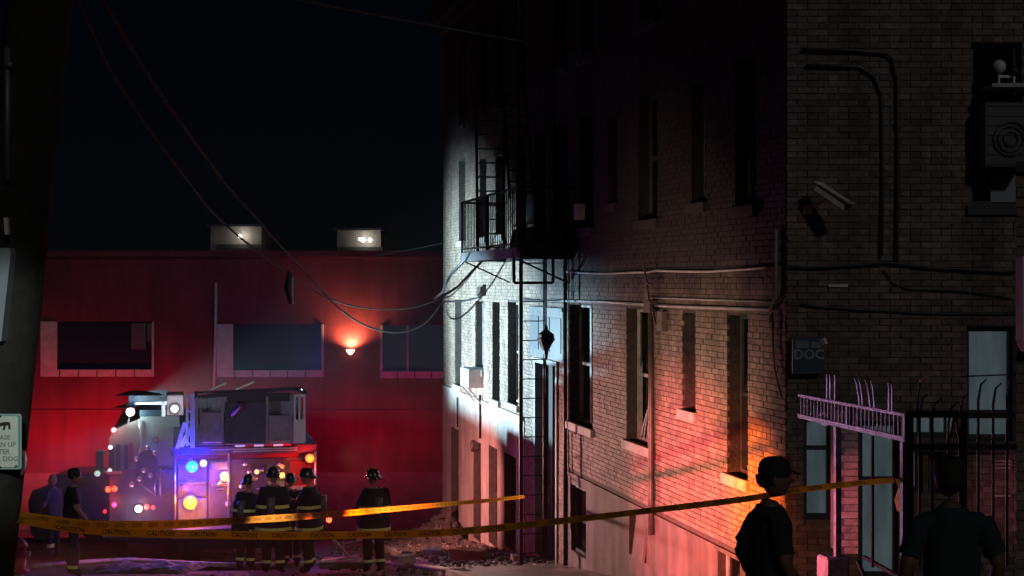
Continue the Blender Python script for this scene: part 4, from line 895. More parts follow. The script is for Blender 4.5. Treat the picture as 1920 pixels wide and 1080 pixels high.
def person(name_label, loc, yaw, H=1.78, pose=None, kind='civil', group=None, shirt=None, trousers=None, skin=None, hy=0.0, lean=0.0):
    """yaw: direction the body faces (local +x). loc: ground point."""
    s = H / 1.78; q = thing('person', name_label, 'person', loc, 0, group)
    Rz = Matrix.Rotation(yaw, 3, 'Z'); L0 = Vector(loc)
    bulk = 1.3 if kind == 'fire' else 1.0
    P = dict(pel=(0, 0, .95), sp=(.0, 0, 1.12), ch=(.0 + lean * .5, 0, 1.30), nb=(lean, 0, 1.45), nk=(.02 + lean, 0, 1.535),
             ls=(lean, .175, 1.41), rs=(lean, -.175, 1.41), le=(-.02, .25, 1.13), re=(-.02, -.25, 1.13), lw=(.1, .25, .89), rw=(.1, -.25, .89),
             lh=(0, .095, .90), rh=(0, -.095, .90), lk=(.03, .11, .50), rk=(.03, -.11, .50), la=(-.02, .12, .09), ra=(-.02, -.12, .09), lt=(.15, .14, .045), rt=(.15, -.14, .045))
    if pose: P.update(pose)
    names = list(P); idx = {k: i for i, k in enumerate(names)}
    vs = [Vector(P[k]) * s for k in names]
    ed = [('pel', 'sp'), ('sp', 'ch'), ('ch', 'nb'), ('nb', 'nk'), ('ch', 'ls'), ('ch', 'rs'), ('ls', 'le'), ('rs', 're'), ('le', 'lw'), ('re', 'rw'), ('pel', 'lh'), ('pel', 'rh'), ('lh', 'lk'), ('rh', 'rk'), ('lk', 'la'), ('rk', 'ra'), ('la', 'lt'), ('ra', 'rt')]
    rad = dict(pel=(.145, .12), sp=(.14, .115), ch=(.165, .125), nb=(.09, .085), nk=(.058, .058), ls=(.075, .075), rs=(.075, .075), le=(.05, .05), re=(.05, .05), lw=(.032, .032), rw=(.032, .032), lh=(.1, .1), rh=(.1, .1), lk=(.065, .065), rk=(.065, .065), la=(.05, .05), ra=(.05, .05), lt=(.035, .03), rt=(.035, .03))
    me = bpy.data.meshes.new('skel'); me.from_pydata([tuple(v) for v in vs], [(idx[a], idx[b]) for a, b in ed], [])
    o = bpy.data.objects.new('skel', me); COL.objects.link(o)
    o.modifiers.new('s', 'SKIN'); sub = o.modifiers.new('u', 'SUBSURF'); sub.levels = 2; sub.render_levels = 2
    for k, i in idx.items():
        sv = me.skin_vertices[0].data[i]; r = rad[k]; b = bulk if k not in ('nk', 'lw', 'rw') else 1.1 if kind == 'fire' else 1; sv.radius = (r[0] * s * b, r[1] * s * b); sv.use_root = (k == 'pel')
    bpy.context.view_layer.update(); dg = bpy.context.evaluated_depsgraph_get()
    m2 = bpy.data.meshes.new_from_object(o.evaluated_get(dg)); bpy.data.objects.remove(o)
    bm = bmesh.new(); bm.from_mesh(m2); bpy.data.meshes.remove(m2)
    for v in bm.verts:                      # clothes wrinkle a little
        v.co += v.normal * (noise.noise(v.co * 9) * .010 + noise.noise(Vector((v.co.x * 14, v.co.y * 14, v.co.z * 26))) * .009)
    def seg_d(p, a, b):
        a = Vector(P[a]) * s; b = Vector(P[b]) * s; t = max(0, min(1, (p - a).dot(b - a) / (b - a).length_squared)); return (p - a - (b - a) * t).length, t
    for fc_ in bm.faces:
        c = fc_.calc_center_median(); best = min(((seg_d(c, a, b)[0], a, b, seg_d(c, a, b)[1]) for a, b in ed))
        a, b, t = best[1], best[2], best[3]; mi = 0
        if (a, b) in (('pel', 'lh'), ('pel', 'rh'), ('lh', 'lk'), ('rh', 'rk'), ('lk', 'la'), ('rk', 'ra')) or (a == 'pel' and c.z < .98 * s): mi = 1
        if (a, b) == ('nb', 'nk'): mi = 2
        if kind != 'fire' and b in ('lw', 'rw'): mi = 2
        if kind != 'fire' and b in ('le', 're') and t > .62: mi = 2
        if b in ('lt', 'rt') or ((b in ('la', 'ra')) and c.z < .12): mi = 3
        fc_.material_index = mi
    # head with a face, ears, and hands with fingers join the same mesh
    hc = (Vector(P['nk']) + Vector((.02, 0, .125))) * s; hh = .235 * s
    extra = MB(); extra.rings(head_rings(hc, hh, hy))
    Mh = Matrix.Rotation(hy, 3, 'Z')
    for sg in (1, -1): extra.ball(hc + Mh @ Vector((-.01, sg * .078, -.005)) * s, .03 * s, .55, .35, 1)
    skin_faces_from = len(bm.faces)
    for (el, wr, sg) in (('le', 'lw', 1), ('re', 'rw', -1)):
        w = Vector(P[wr]) * s; d = (w - Vector(P[el]) * s).normalized(); side = d.cross(Vector((0, 1, 0))).normalized() if abs(d.y) < .9 else Vector((0, 0, 1)); cu = d.cross(side).normalized() * sg
        extra.tube([w - d * .01, w + d * .03 * s, w + d * .085 * s], [.027 * s, .038 * s, .036 * s], 10, ell=.5)
        for k, ln in enumerate((.062, .072, .068, .052)):
            b0 = w + d * .08 * s + side * (k - 1.5) * .019 * s
            extra.tube([b0, b0 + d * ln * .5 * s, b0 + (d * ln * .85 + cu * -.02) * s, b0 + (d * ln + cu * -.035) * s], [.0095 * s, .009 * s, .008 * s, .006 * s], 6)
        b0 = w + d * .03 * s - side * .03 * s; extra.tube([b0, b0 + (d * .035 - side * .02) * s, b0 + (d * .065 - side * .02) * s], [.012 * s, .011 * s, .008 * s], 6)
    vv = [bm.verts.new(v) for v in extra.v]
    for f_ in extra.f:
        try: nf = bm.faces.new([vv[i] for i in f_]); nf.material_index = 2
        except ValueError: pass
    for v in bm.verts: v.co = Rz @ v.co
    bmesh.ops.recalc_face_normals(bm, faces=bm.faces)
    me = bpy.data.meshes.new('body'); bm.to_mesh(me); bm.free()
    for p in me.polygons: p.use_smooth = True
    sm = shirt or (M_turnout if kind == 'fire' else M_tee); tm = trousers or (M_turnout if kind == 'fire' else M_jean)
    for m_ in (sm, tm, skin or M_skin, M_rubber): me.materials.append(m_)
    b = bpy.data.objects.new('body', me); COL.objects.link(b); b.parent = q
    tf = lambda p: L0 + Rz @ (Vector(p))
    def ring_pts(c, rx, ry, z, n=18): return [tf(Vector((c[0] + rx * math.cos(2 * math.pi * k / n), c[1] + ry * math.sin(2 * math.pi * k / n), z))) for k in range(n)]
    if kind == 'fire':
        f = MB(); cr = []
        for z_, rx_, ry_ in ((.72, .235, .30), (.80, .226, .292), (.88, .22, .286), (.96, .212, .28), (1.04, .21, .28), (1.12, .21, .282), (1.2, .208, .284), (1.28, .203, .282), (1.36, .188, .262), (1.42, .14, .19), (1.47, .11, .13), (1.50, .105, .115)):
            cr.append([p + (p - tf(Vector((lean * .5 * s, 0, z_ * s)))).normalized() * (noise.noise(p * 8) * .022 + noise.noise(Vector((p.x * 5, p.y * 5, p.z * 22))) * .012) for p in ring_pts((lean * (z_ - .6), 0), rx_ * s, ry_ * s, z_ * s, 26)])
        f.rings(cr, cap=False)
        f.build('coat', M_turnout, q, smooth=True)
        for z, rx, ry, h_ in ((.76, .244, .310, .055), (1.14, .225, .300, .055)):
            f = MB(); f.rings([ring_pts((lean * .4, 0), rx * s, ry * s, z * s), ring_pts((lean * .4, 0), rx * s * .99, ry * s * .99, (z + h_) * s)], cap=False); f.build('reflective_band', M_stripe, q)
        for wr, el in (('lw', 'le'), ('rw', 're')):
            w = Vector(P[wr]) * s; e = Vector(P[el]) * s; d = (e - w).normalized(); f = MB(); f.tube([tf(w + d * .03), tf(w + d * .08)], .054 * s, 10, cap=False); f.build('cuff_band', M_stripe, q)
        for an, kn in (('la', 'lk'), ('ra', 'rk')):
            w = Vector(P[an]) * s; e = Vector(P[kn]) * s; d = (e - w).normalized(); f = MB(); f.tube([tf(w + d * .10), tf(w + d * .15)], .085 * s, 12, cap=False); f.build('trouser_band', M_stripe, q)
            f = MB(); f.tube([tf(w + d * .05), tf(w + d * .2), tf(w + d * .4)], [.082 * s, .08 * s, .088 * s], 12, cap=False); f.build('trouser_leg', M_turnout, q, smooth=True)
        hp = lambda x, y, z: tf(hc + Mh @ Vector((x, y, z)) * s)
        f = MB(); rg = []
        for (r, z, bx) in ((.140, .02, .045), (.143, .035, .045), (.12, .05, .0), (.118, .09, 0), (.10, .13, 0), (.06, .158, 0), (.01, .165, 0)):
            rg.append([hp((r + (bx if math.cos(2 * math.pi * k / 20) < 0 else bx * .3)) * math.cos(2 * math.pi * k / 20) * 1.02, r * .86 * math.sin(2 * math.pi * k / 20), z - (.03 if (r > .135 and math.cos(2 * math.pi * k / 20) < -.5) else 0)) for k in range(20)])
        f.rings(rg); hm = f.build('helmet', M_helmet, q, smooth=True)
        f = MB(); f.prism([hp(.118, -.035, .05), hp(.118, .035, .05), hp(.10, .045, .13), hp(.095, 0, .165), hp(.10, -.045, .13)], (Rz @ Mh @ Vector((.012, 0, 0)))); f.build('helmet_shield', M_chrome, hm)
        f = MB(); f.bar(hp(-.10, 0, .155), hp(.09, 0, .165), .02); f.build('helmet_ridge', M_helmet, hm)
        for sg in (1, -1): f = MB(); f.bar(hp(-.05, sg * .104, .07), hp(-.01, sg * .104, .07), .012, .03); f.build('helmet_sticker', M_stripe, hm)
        f = MB(); a = tf(Vector((-.22, -.10, .95)) * s); 
        f.tube([tf(Vector((-.24 + lean, 0, 1.02)) * s), tf(Vector((-.24 + lean, 0, 1.35)) * s)], [.07 * s, .07 * s], 12)
        if pose is None or not pose.get('notank'): f.build('air_tank', mat('tank_grey', (.10, .10, .11), .35, var=.2), q, smooth=True)
    return q, tf, hc, Mh, s, P
def gpt(px, Y): p = at(px, 0, Y); return (p.x, Y, ground_z(Y) + 0.0)

NOR = R(90)      # facing away from the camera
# civilians in the right foreground
def shirt_part(tf, s, m, q, lean=0.0, hem=.86):
    def rp(cx, rx, ry, z, n=22): return [tf(Vector((cx + rx * math.cos(2 * math.pi * k / n), ry * math.sin(2 * math.pi * k / n), z)) * s) for k in range(n)]
    f = MB(); R_ = []
    prof = ((hem, .155, .185), (hem + .06, .152, .183), (hem + .12, .150, .18), (1.05, .145, .175), (1.12, .142, .175), (1.2, .145, .18), (1.27, .148, .185), (1.33, .14, .188), (1.38, .13, .18), (1.425, .11, .155), (1.465, .09, .11), (1.49, .075, .08))
    for z, rx, ry in prof:
        ring = rp(lean * (z - .9) * 1.6, rx, ry, z); R_.append([p + Vector((noise.noise(p * 7), noise.noise(p * 7 + Vector((5, 5, 5))), 0)) * .018 + Vector((noise.noise(Vector((p.x * 6, p.y * 6, p.z * 24))), 0, 0)) * .012 for p in ring])
    f.rings(R_, cap=False); f.build('shirt', m, q, smooth=True)
n1, tf, hc, Mh, s, P = person('man in black shirt and baseball cap in the foreground before the orange-lit wall', gpt(1441, 9.8), R(12), 1.80, dict(le=(-.10, .26, 1.14), lw=(.02, .22, .92), re=(.02, -.24, 1.13), rw=(.16, -.20, .95), ls=(0, .155, 1.40), rs=(0, -.155, 1.40)), hy=R(-12), skin=M_dskin)
shirt_part(tf, s, M_tee, n1)
def sleeve(tf, s, P, a, b, m, q):
    p0 = Vector(P[a]) * s; p1 = Vector(P[b]) * s; f = MB(); f.tube([tf(p0.lerp(p1, -.02)), tf(p0.lerp(p1, .12)), tf(p0.lerp(p1, .35)), tf(p0.lerp(p1, .55)), tf(p0.lerp(p1, .74))], [.058 * s, .072 * s, .074 * s, .068 * s, .073 * s], 14, cap=False); f.build('sleeve', m, q, smooth=True)
sleeve(tf, s, P, 'ls', 'le', M_tee, n1); sleeve(tf, s, P, 'rs', 're', M_tee, n1)
hp = lambda x, y, z: tf(hc + Mh @ Vector((x, y, z)) * s)
f = MB(); rg = []
for (r, z) in ((.106, .02), (.110, .05), (.104, .09), (.085, .12), (.05, .14), (.01, .145)): rg.append([hp(r * math.cos(2 * math.pi * k / 20) * .98, r * .85 * math.sin(2 * math.pi * k / 20), z) for k in range(20)])
f.rings(rg, cap=False); cp = f.build('cap', M_tee, n1, smooth=True)
f = MB(); top = []; 
for k in range(9):
    a = R(-65 + 130 * k / 8); top.append(hp(.085 + .085 * math.cos(a) * 1.0, .078 * math.sin(a) , .045 - .02 * math.cos(a)))
f.prism(top, (0, 0, .008)); f.build('brim', M_tee, cp)
f = MB(); rg = [[hp(-.03 + r * math.cos(2 * math.pi * k / 16) * .9 - .01, r * .85 * math.sin(2 * math.pi * k / 16), z) for k in range(16)] for (r, z) in ((.06, -.055), (.084, -.03), (.094, .02))]
f.rings(rg, cap=False); f.build('hair', M_hair, n1, smooth=True)
n2, tf, hc, Mh, s, P = person('heavy-set man in dim teal shirt seen from behind at right before the railings', gpt(1783, 9.4), R(95), 1.80, dict(le=(-.04, .30, 1.12), lw=(.08, .30, .9), re=(-.04, -.30, 1.12), rw=(.1, -.29, .9), ls=(0, .2, 1.40), rs=(0, -.2, 1.40)), hy=R(15), shirt=M_tee2, skin=M_dskin)
shirt_part(tf, s * 1.0, M_tee2, n2)
sleeve(tf, s, P, 'ls', 'le', M_tee2, n2); sleeve(tf, s, P, 'rs', 're', M_tee2, n2)
hp = lambda x, y, z: tf(hc + Mh @ Vector((x, y, z)) * s)
f = MB(); rg = [[hp(-.012 + r * math.cos(2 * math.pi * k / 20), r * .86 * math.sin(2 * math.pi * k / 20), z - (.0 if math.cos(2 * math.pi * k / 20) > .3 else .05 * (1 if z < .03 else 0))) for k in range(20)] for (r, z) in ((.085, -.02), (.108, .02), (.114, .06), (.104, .10), (.075, .13), (.02, .142))]
f.rings(rg); f.build('hair', M_hair, n2, smooth=True)
# bystanders at the far left
n3, tf, hc, Mh, s, P = person('man in dark shirt and trousers with yellow ankle bands at far left', gpt(136, 25.2), R(20), 1.80, dict(re=(.05, -.26, 1.15), rw=(.22, -.22, .95), le=(-.02, .25, 1.12)), hy=R(0))
shirt_part(tf, s, M_tee, n3); sleeve(tf, s, P, 'ls', 'le', M_tee, n3); sleeve(tf, s, P, 'rs', 're', M_tee, n3)
for an, kn in (('la', 'lk'), ('ra', 'rk')):
    w = Vector(P[an]) * s; e = Vector(P[kn]) * s; d = (e - w).normalized(); f = MB(); f.tube([tf(w + d * .06), tf(w + d * .13)], .085, 12, cap=False); f.build('trouser_band', M_stripe, n3)
    f = MB(); f.tube([tf(w), tf(w + d * .2), tf(e), tf(e - d * .3)], [.078, .08, .095, .1], 12, cap=False); f.build('trouser_leg', M_jean, n3, smooth=True)
f = MB(); hp = lambda x, y, z: tf(hc + Mh @ Vector((x, y, z)) * s)
f.rings([[hp(-.012 + r * math.cos(2 * math.pi * k / 20), r * .86 * math.sin(2 * math.pi * k / 20), z) for k in range(20)] for (r, z) in ((.085, -.03), (.105, .02), (.112, .06), (.1, .10), (.07, .13), (.02, .14))]); f.build('hair', M_hair, n3, smooth=True)
n4, tf, hc, Mh, s, P = person('smaller figure in grey-blue shirt standing behind the far left man', gpt(102, 30.0), R(160), 1.72, dict(le=(.1, .22, 1.15), lw=(.24, .1, 1.05), re=(.1, -.24, 1.15), rw=(.24, -.1, 1.05)), shirt=mat('grey_blue_cloth', (.05, .06, .10), .9), hy=0)
shirt_part(tf, s, MATS['grey_blue_cloth'], n4)
w = Vector(P['la']) * s; e = Vector(P['lk']) * s; d = (e - w).normalized(); f = MB(); f.tube([tf(w + d * .18), tf(w + d * .25)], .08, 12, cap=False); f.build('trouser_band', M_stripe, n4)
# firefighters
G4 = 'firefighters standing behind the truck'
person('firefighter seen from behind with two long yellow stripes, centre of the group', gpt(512, 25.7), R(90), 1.80, None, 'fire', G4)
person('firefighter at the left of the group, bent slightly, between amber light and centre man', gpt(460, 26.6), R(70), 1.66, dict(le=(.12, .26, 1.15), lw=(.3, .2, 1.1)), 'fire', G4, lean=.08)
person('firefighter reaching left with an orange-lit forearm, right of the group centre', gpt(580, 26.2), R(175), 1.78, dict(le=(.16, .20, 1.22), lw=(.36, .12, 1.12), re=(.1, -.24, 1.18), rw=(.32, -.2, 1.24)), 'fire', G4)
person('lone firefighter looking away toward the red wall, helmet sticker glinting', gpt(701, 26.0), R(115), 1.76, dict(le=(.02, .29, 1.14), lw=(.2, .25, 1.02), re=(.02, -.29, 1.14), rw=(.18, -.22, .98)), 'fire', G4, hy=R(30))
person('crouching-low firefighter seen between the group and the truck lights', gpt(545, 27.4), R(110), 1.70, dict(le=(.1, .28, 1.2), lw=(.3, .25, 1.35)), 'fire', G4)

# ------------------------------------------------------------------ utility pole with its sign
zp0, zp1 = ground_z(8.2) - .1, 9.0
sl = (-2.592 + 2.929) / (3.24 - .08)
pole_at = lambda z: Vector((-2.929 + (z - .08) * sl, 8.2, z))
pole = thing('utility_pole', 'thick leaning wooden utility pole in the dark left foreground', 'utility pole', pole_at(zp0 + .1))
f = MB(); f.tube([pole_at(zp0 + (zp1 - zp0) * i / 10) for i in range(11)], [.19 - .04 * i / 10 for i in range(11)], 24); f.build('shaft', M_wood, pole, smooth=True)
f = MB(); f.box(pole_at(8.6).x - 1.2, pole_at(8.6).x + 1.2, 8.05, 8.2, 8.5, 8.65); f.build('crossarm', M_wood, pole)
f = MB(); f.tube([pole_at(z) + Vector((-.14, -.16, 0)) for z in (zp0, 0, 1, 1.5)], .03, 8); f.build('conduit', M_cableg, pole, smooth=True)
f = MB(); f.tube([at(14, y_, 8.0) for y_ in (340, 215, 90)], .018, 8); f.bar(at(8, 122, 7.98), at(24, 122, 7.98), .03); f.build('ground_wire_guard', mat('dim_guard_metal', (.14, .15, .16), .5, .4), pole, smooth=True)
f = MB(); p = [at(-30, 465, 7.95), at(18, 465, 7.95), at(20, 475, 7.95), at(2, 640, 7.95), at(-30, 640, 7.95)]; f.prism(p, (0, .12, 0)); f.build('metal_box', mat('galvanised_box', (.35, .40, .42), .45, .3, var=.3), pole)
f = MB(); f.bar(at(12, 408, 7.95), at(14, 440, 7.95), .03, .02); f.build('clip', M_white, pole)
c = [at(44, 845, 8.15), at(47, 860, 8.15), at(45, 878, 8.15), at(39, 890, 8.15)]
f = MB(); f.tube(c, .012, 6); f.build('cable_strap', mat('pink_glint', (.7, .5, .5), .4), pole)  # pink highlight put into the strap's colour
# sign
sg = thing('dog_waste_sign', 'small white sign with green border and black dog on the leaning pole', 'sign', at(1, 878, 7.98))
cx = at(1, 828, 7.98); w, h = .112, .148
def rr(w, h, r, n=5):
    out = []
    for (qx, qz, a0) in ((w - r, h - r, 0), (-w + r, h - r, 90), (-w + r, -h + r, 180), (w - r, -h + r, 270)):
        for k in range(n + 1): a = R(a0 + 90 * k / n); out.append((qx + r * math.cos(a), qz + r * math.sin(a)))
    return out
def flat(pts, dy, th, m, name, par):
    f = MB(); f.prism([cx + Vector((x, dy, z)) for x, z in pts], (0, th, 0)); return f.build(name, m, par)
M_signw = mat('sign_white', (.62, .62, .56), .5, var=.12, vscale=9); M_signg = mat('sign_green', (.06, .28, .22), .5)
flat(rr(w, h, .014), 0, .004, mat('sign_rim', (.35, .42, .42), .5), 'plate', sg)
flat(rr(w - .008, h - .008, .012), -.002, .002, M_signg, 'border', sg); flat(rr(w - .016, h - .012, .010), -.004, .002, M_signw, 'face', sg)
dogp = [(-.060, .075), (-.066, .092), (-.058, .104), (-.046, .110), (-.034, .103), (-.022, .096), (.012, .104), (.034, .106), (.052, .104), (.054, .085), (.056, .066), (.044, .066), (.042, .088), (.030, .085), (.024, .062), (.012, .062), (.018, .085), (.002, .082), (-.012, .070), (-.014, .058), (-.024, .058), (-.022, .076), (-.036, .066), (-.040, .056), (-.050, .056), (-.044, .074), (-.048, .088)]
flat(dogp, -.0055, .0012, M_ink, 'dog_symbol', sg)
flat([(-.02 + .012 * math.cos(k), .118 + .012 * math.sin(k)) for k in [R(i * 45) for i in range(8)]], -.0055, .0012, M_ink, 'symbol_dot', sg)
M_sletter = mat('sign_lettering', (.16, .22, .17), .6)
for i, (txt, sz) in enumerate((('PLEASE', .034), ('CLEAN UP', .036), ('AFTER', .036), ('YOUR DOG', .036))):
    vs, fs = text_mesh(txt, sz); f = MB(); f.add([cx + Vector((v.x, -.0055, .022 - i * .038 + v.y)) for v in vs], fs); f.build('lettering', M_sletter, sg)
for x, z in ((-.09, .13), (-.09, -.13), (.085, -.13), (-.0, .136), (0, -.136)):
    f = MB(); f.tube([cx + Vector((x, -.004, z)), cx + Vector((x, -.009, z))], .006, 8); f.build('bolt', M_black, sg)

# ------------------------------------------------------------------ overhead cables
def curve_px(pts, sub=5):
    """pts: (px, py, Y) control points; smooth Catmull-Rom in space"""
    P3 = [at(*p) for p in pts]; out = []
    for i in range(len(P3) - 1):
        p0, p1, p2, p3 = P3[max(i - 1, 0)], P3[i], P3[i + 1], P3[min(i + 2, len(P3) - 1)]
        for k in range(sub):
            t = k / sub; out.append(.5 * ((2 * p1) + (p2 - p0) * t + (2 * p0 - 5 * p1 + 4 * p2 - p3) * t * t + (3 * p1 - p0 - 3 * p2 + p3) * t ** 3))
    out.append(P3[-1]); return out
def hang(name, pts, r, m, label, cat='cable', group=None):
    mb = MB(); mb.tube(curve_px(pts), r, 6); return solo(mb, name, m, label, cat, group, smooth=True)
YW = 38.9
M_hangc = mat('hanging_cable_jacket', (0.085, 0.085, 0.085), 0.95, spec=0.08, var=0.3, vscale=5)
GW = 'overhead cables from the pole to the far building corner'
hang('overhead_cable', [(120, -60, 9), (230, 170, 13), (360, 350, 19), (400, 400, 21.5), (450, 445, 24), (510, 492, 26.5), (570, 535, 29), (640, 568, 32), (710, 580, 34.5), (775, 577, 37), (832, 558, YW)], .017, M_hangc, 'upper sagging cable that crosses the left roof lamp', group=GW)
hang('overhead_cable', [(160, -60, 9), (290, 160, 14), (418, 338, 20), (470, 398, 22), (530, 465, 25), (585, 525, 28), (640, 582, 31), (690, 612, 33), (745, 624, 35.5), (795, 608, 37.5), (826, 572, 38.7), (832, 566, YW)], .020, M_hangc, 'lower sagging cable that dips deepest over the red wall', group=GW)
hang('overhead_cable', [(360, -45, 16), (560, 0, 19), (740, 35, 21.5), (900, 64, 23.3), (1085, 96, 25.4)], .016, M_hangc, 'thin high cable running to the blackened wall near the top')
hang('overhead_cable', [(700, 480, 38.5), (780, 466, 38.7), (832, 455, YW)], .016, M_hangc, 'short thin cable meeting the far building corner high up')
mb = MB(A); mb.tube([pA(833, 560, -.25), pA(860, 548, -.4), pA(885, 528, -.6), pA(905, 512, -.7), pA(945, 484, -.8), ], .035, 6); solo(mb, 'slack_cable', M_cable, 'thick black cable rising from the far corner to the fire escape', 'cable', smooth=True)
f = MB(); c = at(541, 540, 27.5); f.tube([c + Vector((0, 0, .32)), c + Vector((.02, 0, .2)), c + Vector((0, 0, 0)), c + Vector((.05, 0, -.3))], [.02, .07, .09, .04], 8); solo(f, 'splice_case', M_cable, 'black splice case hanging from the sagging cables', 'splice case')
f = MB(); c = at(1086, 95, 25.35); f.tube([c, c + Vector((.0, 0, -.12)), c + Vector((-.06, 0, -.25))], .03, 6); solo(f, 'cable_hook', M_white, 'small pale hook holding the thin high cable', 'hook')

# ------------------------------------------------------------------ caution tape
VT = text_mesh('CAUTION', 0.038)
def tape(pts, label, width=.075, twist=0.0, start=0):
    """pts: (px, py, Y)"""
    ln = curve_px(pts, 10); n = len(ln); cum = [0.0]
    for a, b in zip(ln, ln[1:]): cum.append(cum[-1] + (b - a).length)
    def frame(s_):
        import bisect
        i = min(max(bisect.bisect_right(cum, s_) - 1, 0), n - 2); t = (s_ - cum[i]) / max(cum[i + 1] - cum[i], 1e-6)
        p = ln[i].lerp(ln[i + 1], t); d = (ln[i + 1] - ln[i]).normalized(); 
        up0 = Vector((0, 0, 1)); side = d.cross(up0).normalized(); up = side.cross(d).normalized()
        a = twist * math.sin(s_ * .55 + start) + .25 * math.sin(s_ * 2.1 + start)
        u2 = up * math.cos(a) + side * math.sin(a); return p, d, u2, d.cross(u2)
    c = ln[n // 2]; q = thing('caution_tape', label, 'caution tape', (c.x, c.y, c.z), 0, 'yellow caution tapes across the street')
    N = 220; f = MB(); vs = []; fs = []
    for i in range(N + 1):
        p, d, u, w_ = frame(cum[-1] * i / N); vs += [p - u * width / 2, p + u * width / 2]
    for i in range(N): fs.append((2 * i, 2 * i + 2, 2 * i + 3, 2 * i + 1))
    f.add(vs, fs); f.build('ribbon', M_tape, q)
    vt, ft = VT; s0 = .3
    while s0 < cum[-1] - .3:
        vv_ = []; f = MB()
        for v in vt:
            p, d, u, w_ = frame(s0 + v.x); off = d.cross(u).normalized()
            if off.y > 0: off = -off
            vv_.append(p + u * v.y + off * .003)
        f.add(vv_, ft); s0 += .27; f.build('lettering', M_ink, q)
def y2(px):
    k = (px - 960) / F; s_ = (2.75 + 8 * k) / (6.02 - 4.7 * k); return 8 + 4.7 * s_
def y1(px):
    k = (px - 960) / F; s_ = (2.75 + 8 * k) / (2.986 - 18.4 * k); return 8 + 18.4 * s_
tape([(x, y, y1(x)) for x, y in ((30, 968), (90, 976), (160, 984), (240, 985), (330, 983), (480, 974), (600, 966), (720, 956), (840, 945), (930, 937), (984, 931))], 'upper caution tape running from pole to the drop ladder', .060, .2)
tape([(x, y, y2(x)) for x, y in ((34, 974), (90, 985), (160, 994), (240, 999), (330, 1001), (480, 1004), (600, 1004), (840, 998), (1060, 976), (1230, 956), (1395, 936), (1490, 920), (1600, 907), (1676, 900))], 'lower caution tape running from pole past the capped man to the gate', .048, .45, 2.0)
def tail(px, dx):
    f = MB(G); u = uG(px); pts = [(u, -.06, zG(px, 898)), (u - .01, -.09, zG(px, 915)), (u + .02, -.07, zG(px, 940)), (u - .01, -.08, zG(px, 960))]
    vs = []; fs = []
    for i, p in enumerate(pts): vs += [(p[0] - .03, p[1] - .02 * (i % 2), p[2]), (p[0] + .03, p[1] + .02, p[2])]
    for i in range(3): fs.append((2 * i, 2 * i + 2, 2 * i + 3, 2 * i + 1))
    f.add(vs, fs); return f
solo(tail(1672, 0), 'tape_end', M_tape, 'loose yellow tape end hanging from the gate post', 'tape end')

# ------------------------------------------------------------------ rubble, hoses, broken furniture and wet litter on the ground
def chunk(mb, c, r, rn):
    vs = []; 
    ph = [(-1, -1, -1), (1, -1, -1), (1, 1, -1), (-1, 1, -1), (-1, -1, 1), (1, -1, 1), (1, 1, 1), (-1, 1, 1)]
    M = Matrix.Rotation(rn.uniform(0, 6), 3, 'Z') @ Matrix.Rotation(rn.uniform(-.5, .5), 3, 'X'); sc_ = Vector((rn.uniform(.5, 1.3), rn.uniform(.4, 1), rn.uniform(.2, .6)))
    for p in ph: vs.append(Vector(c) + M @ Vector((p[0] * sc_.x * rn.uniform(.6, 1), p[1] * sc_.y * rn.uniform(.6, 1), p[2] * sc_.z * rn.uniform(.6, 1))) * r)
    mb.add(vs, MB.BF)
rn = random.Random(3)
for name, m, n, r0, r1, lo, hi in (('rubble', M_mortar, 900, .015, .07, 2, 12.5), ('litter', M_frame, 260, .012, .04, 2, 13)):
    f = MB(A)
    for i in range(n):
        u = rn.uniform(lo, hi); y = -abs(rn.gauss(0, 1.3)) - .05 if rn.random() < .8 else rn.uniform(-7, -1)
        z = gA(u) + (.12 if y > -2.1 else .0); chunk(f, (u, y, z + .02), rn.uniform(r0, r1), rn)
    tag(f.build(name, m), kind='stuff')
# a heap of debris against the far corner
f = MB(A)
for i in range(420):
    a = rn.gauss(0, 1); b = abs(rn.gauss(0, .6)); u = 2.2 + a * 1.3; y = -.2 - b; hh = max(0, .75 * math.exp(-(a * a) / 1.6 - b * b / .5))
    chunk(f, (u, y, gA(u) + .12 + rn.uniform(0, hh)), rn.uniform(.05, .16), rn)
tag(f.build('debris_heap', M_mortar), kind='stuff')
for (px, py, Y, c, lab) in ((812, 1000, 30, (.35, .33, .33), 'pale broken panel on the debris near the far corner'), (880, 1047, 28.5, (.5, .16, .08), 'scorched orange-brown board lying by the basement windows'), (757, 1058, 27.5, (.4, .3, .3), 'small pale crumpled bag on the pavement near the lone firefighter'), (968, 1048, 27.5, (.35, .25, .22), 'broken block at the foot of the wall beside the ladder'), (860, 1018, 29.5, (.4, .42, .45), 'thin pale strip of trim lying on the rubble')):
    c0 = at(px, py, Y); c0.z = ground_z(Y) + .16; f = MB(); chunk(f, c0, .2 if px != 880 else .3, rn); solo(f, 'broken_piece', mat('piece_%d' % px, c, .8, var=.3), lab, 'debris')
ch = thing('broken_chair', 'pale broken chair frame lying on the road left of the lone firefighter', 'chair', (at(650, 0, 27.5).x, 27.5, ground_z(27.5)))
def Q(px, py, dy=0): p = at(px, py, 27.5); return Vector((p.x, 27.5 + dy, p.z))
f = MB(); 
f.bar(Q(604, 1047, -.3), Q(672, 1045, .1), .07, .04); f.bar(Q(625, 1012), Q(655, 1045), .045); f.bar(Q(643, 1045), Q(641, 1018, .2), .035); f.build('frame', M_white, ch)
f = MB(); f.bar(Q(645, 1022), Q(682, 1015, .2), .04); f.bar(Q(668, 1020, .3), Q(690, 1012, .3), .07); f.build('leg', M_frame, ch)
f = MB(); f.box(Q(600, 0).x, Q(688, 0).x, 27.3, 27.9, ground_z(27.5) + .01, Q(0, 1048).z - .03); f.build('seat', M_found, ch, bevel=.02)
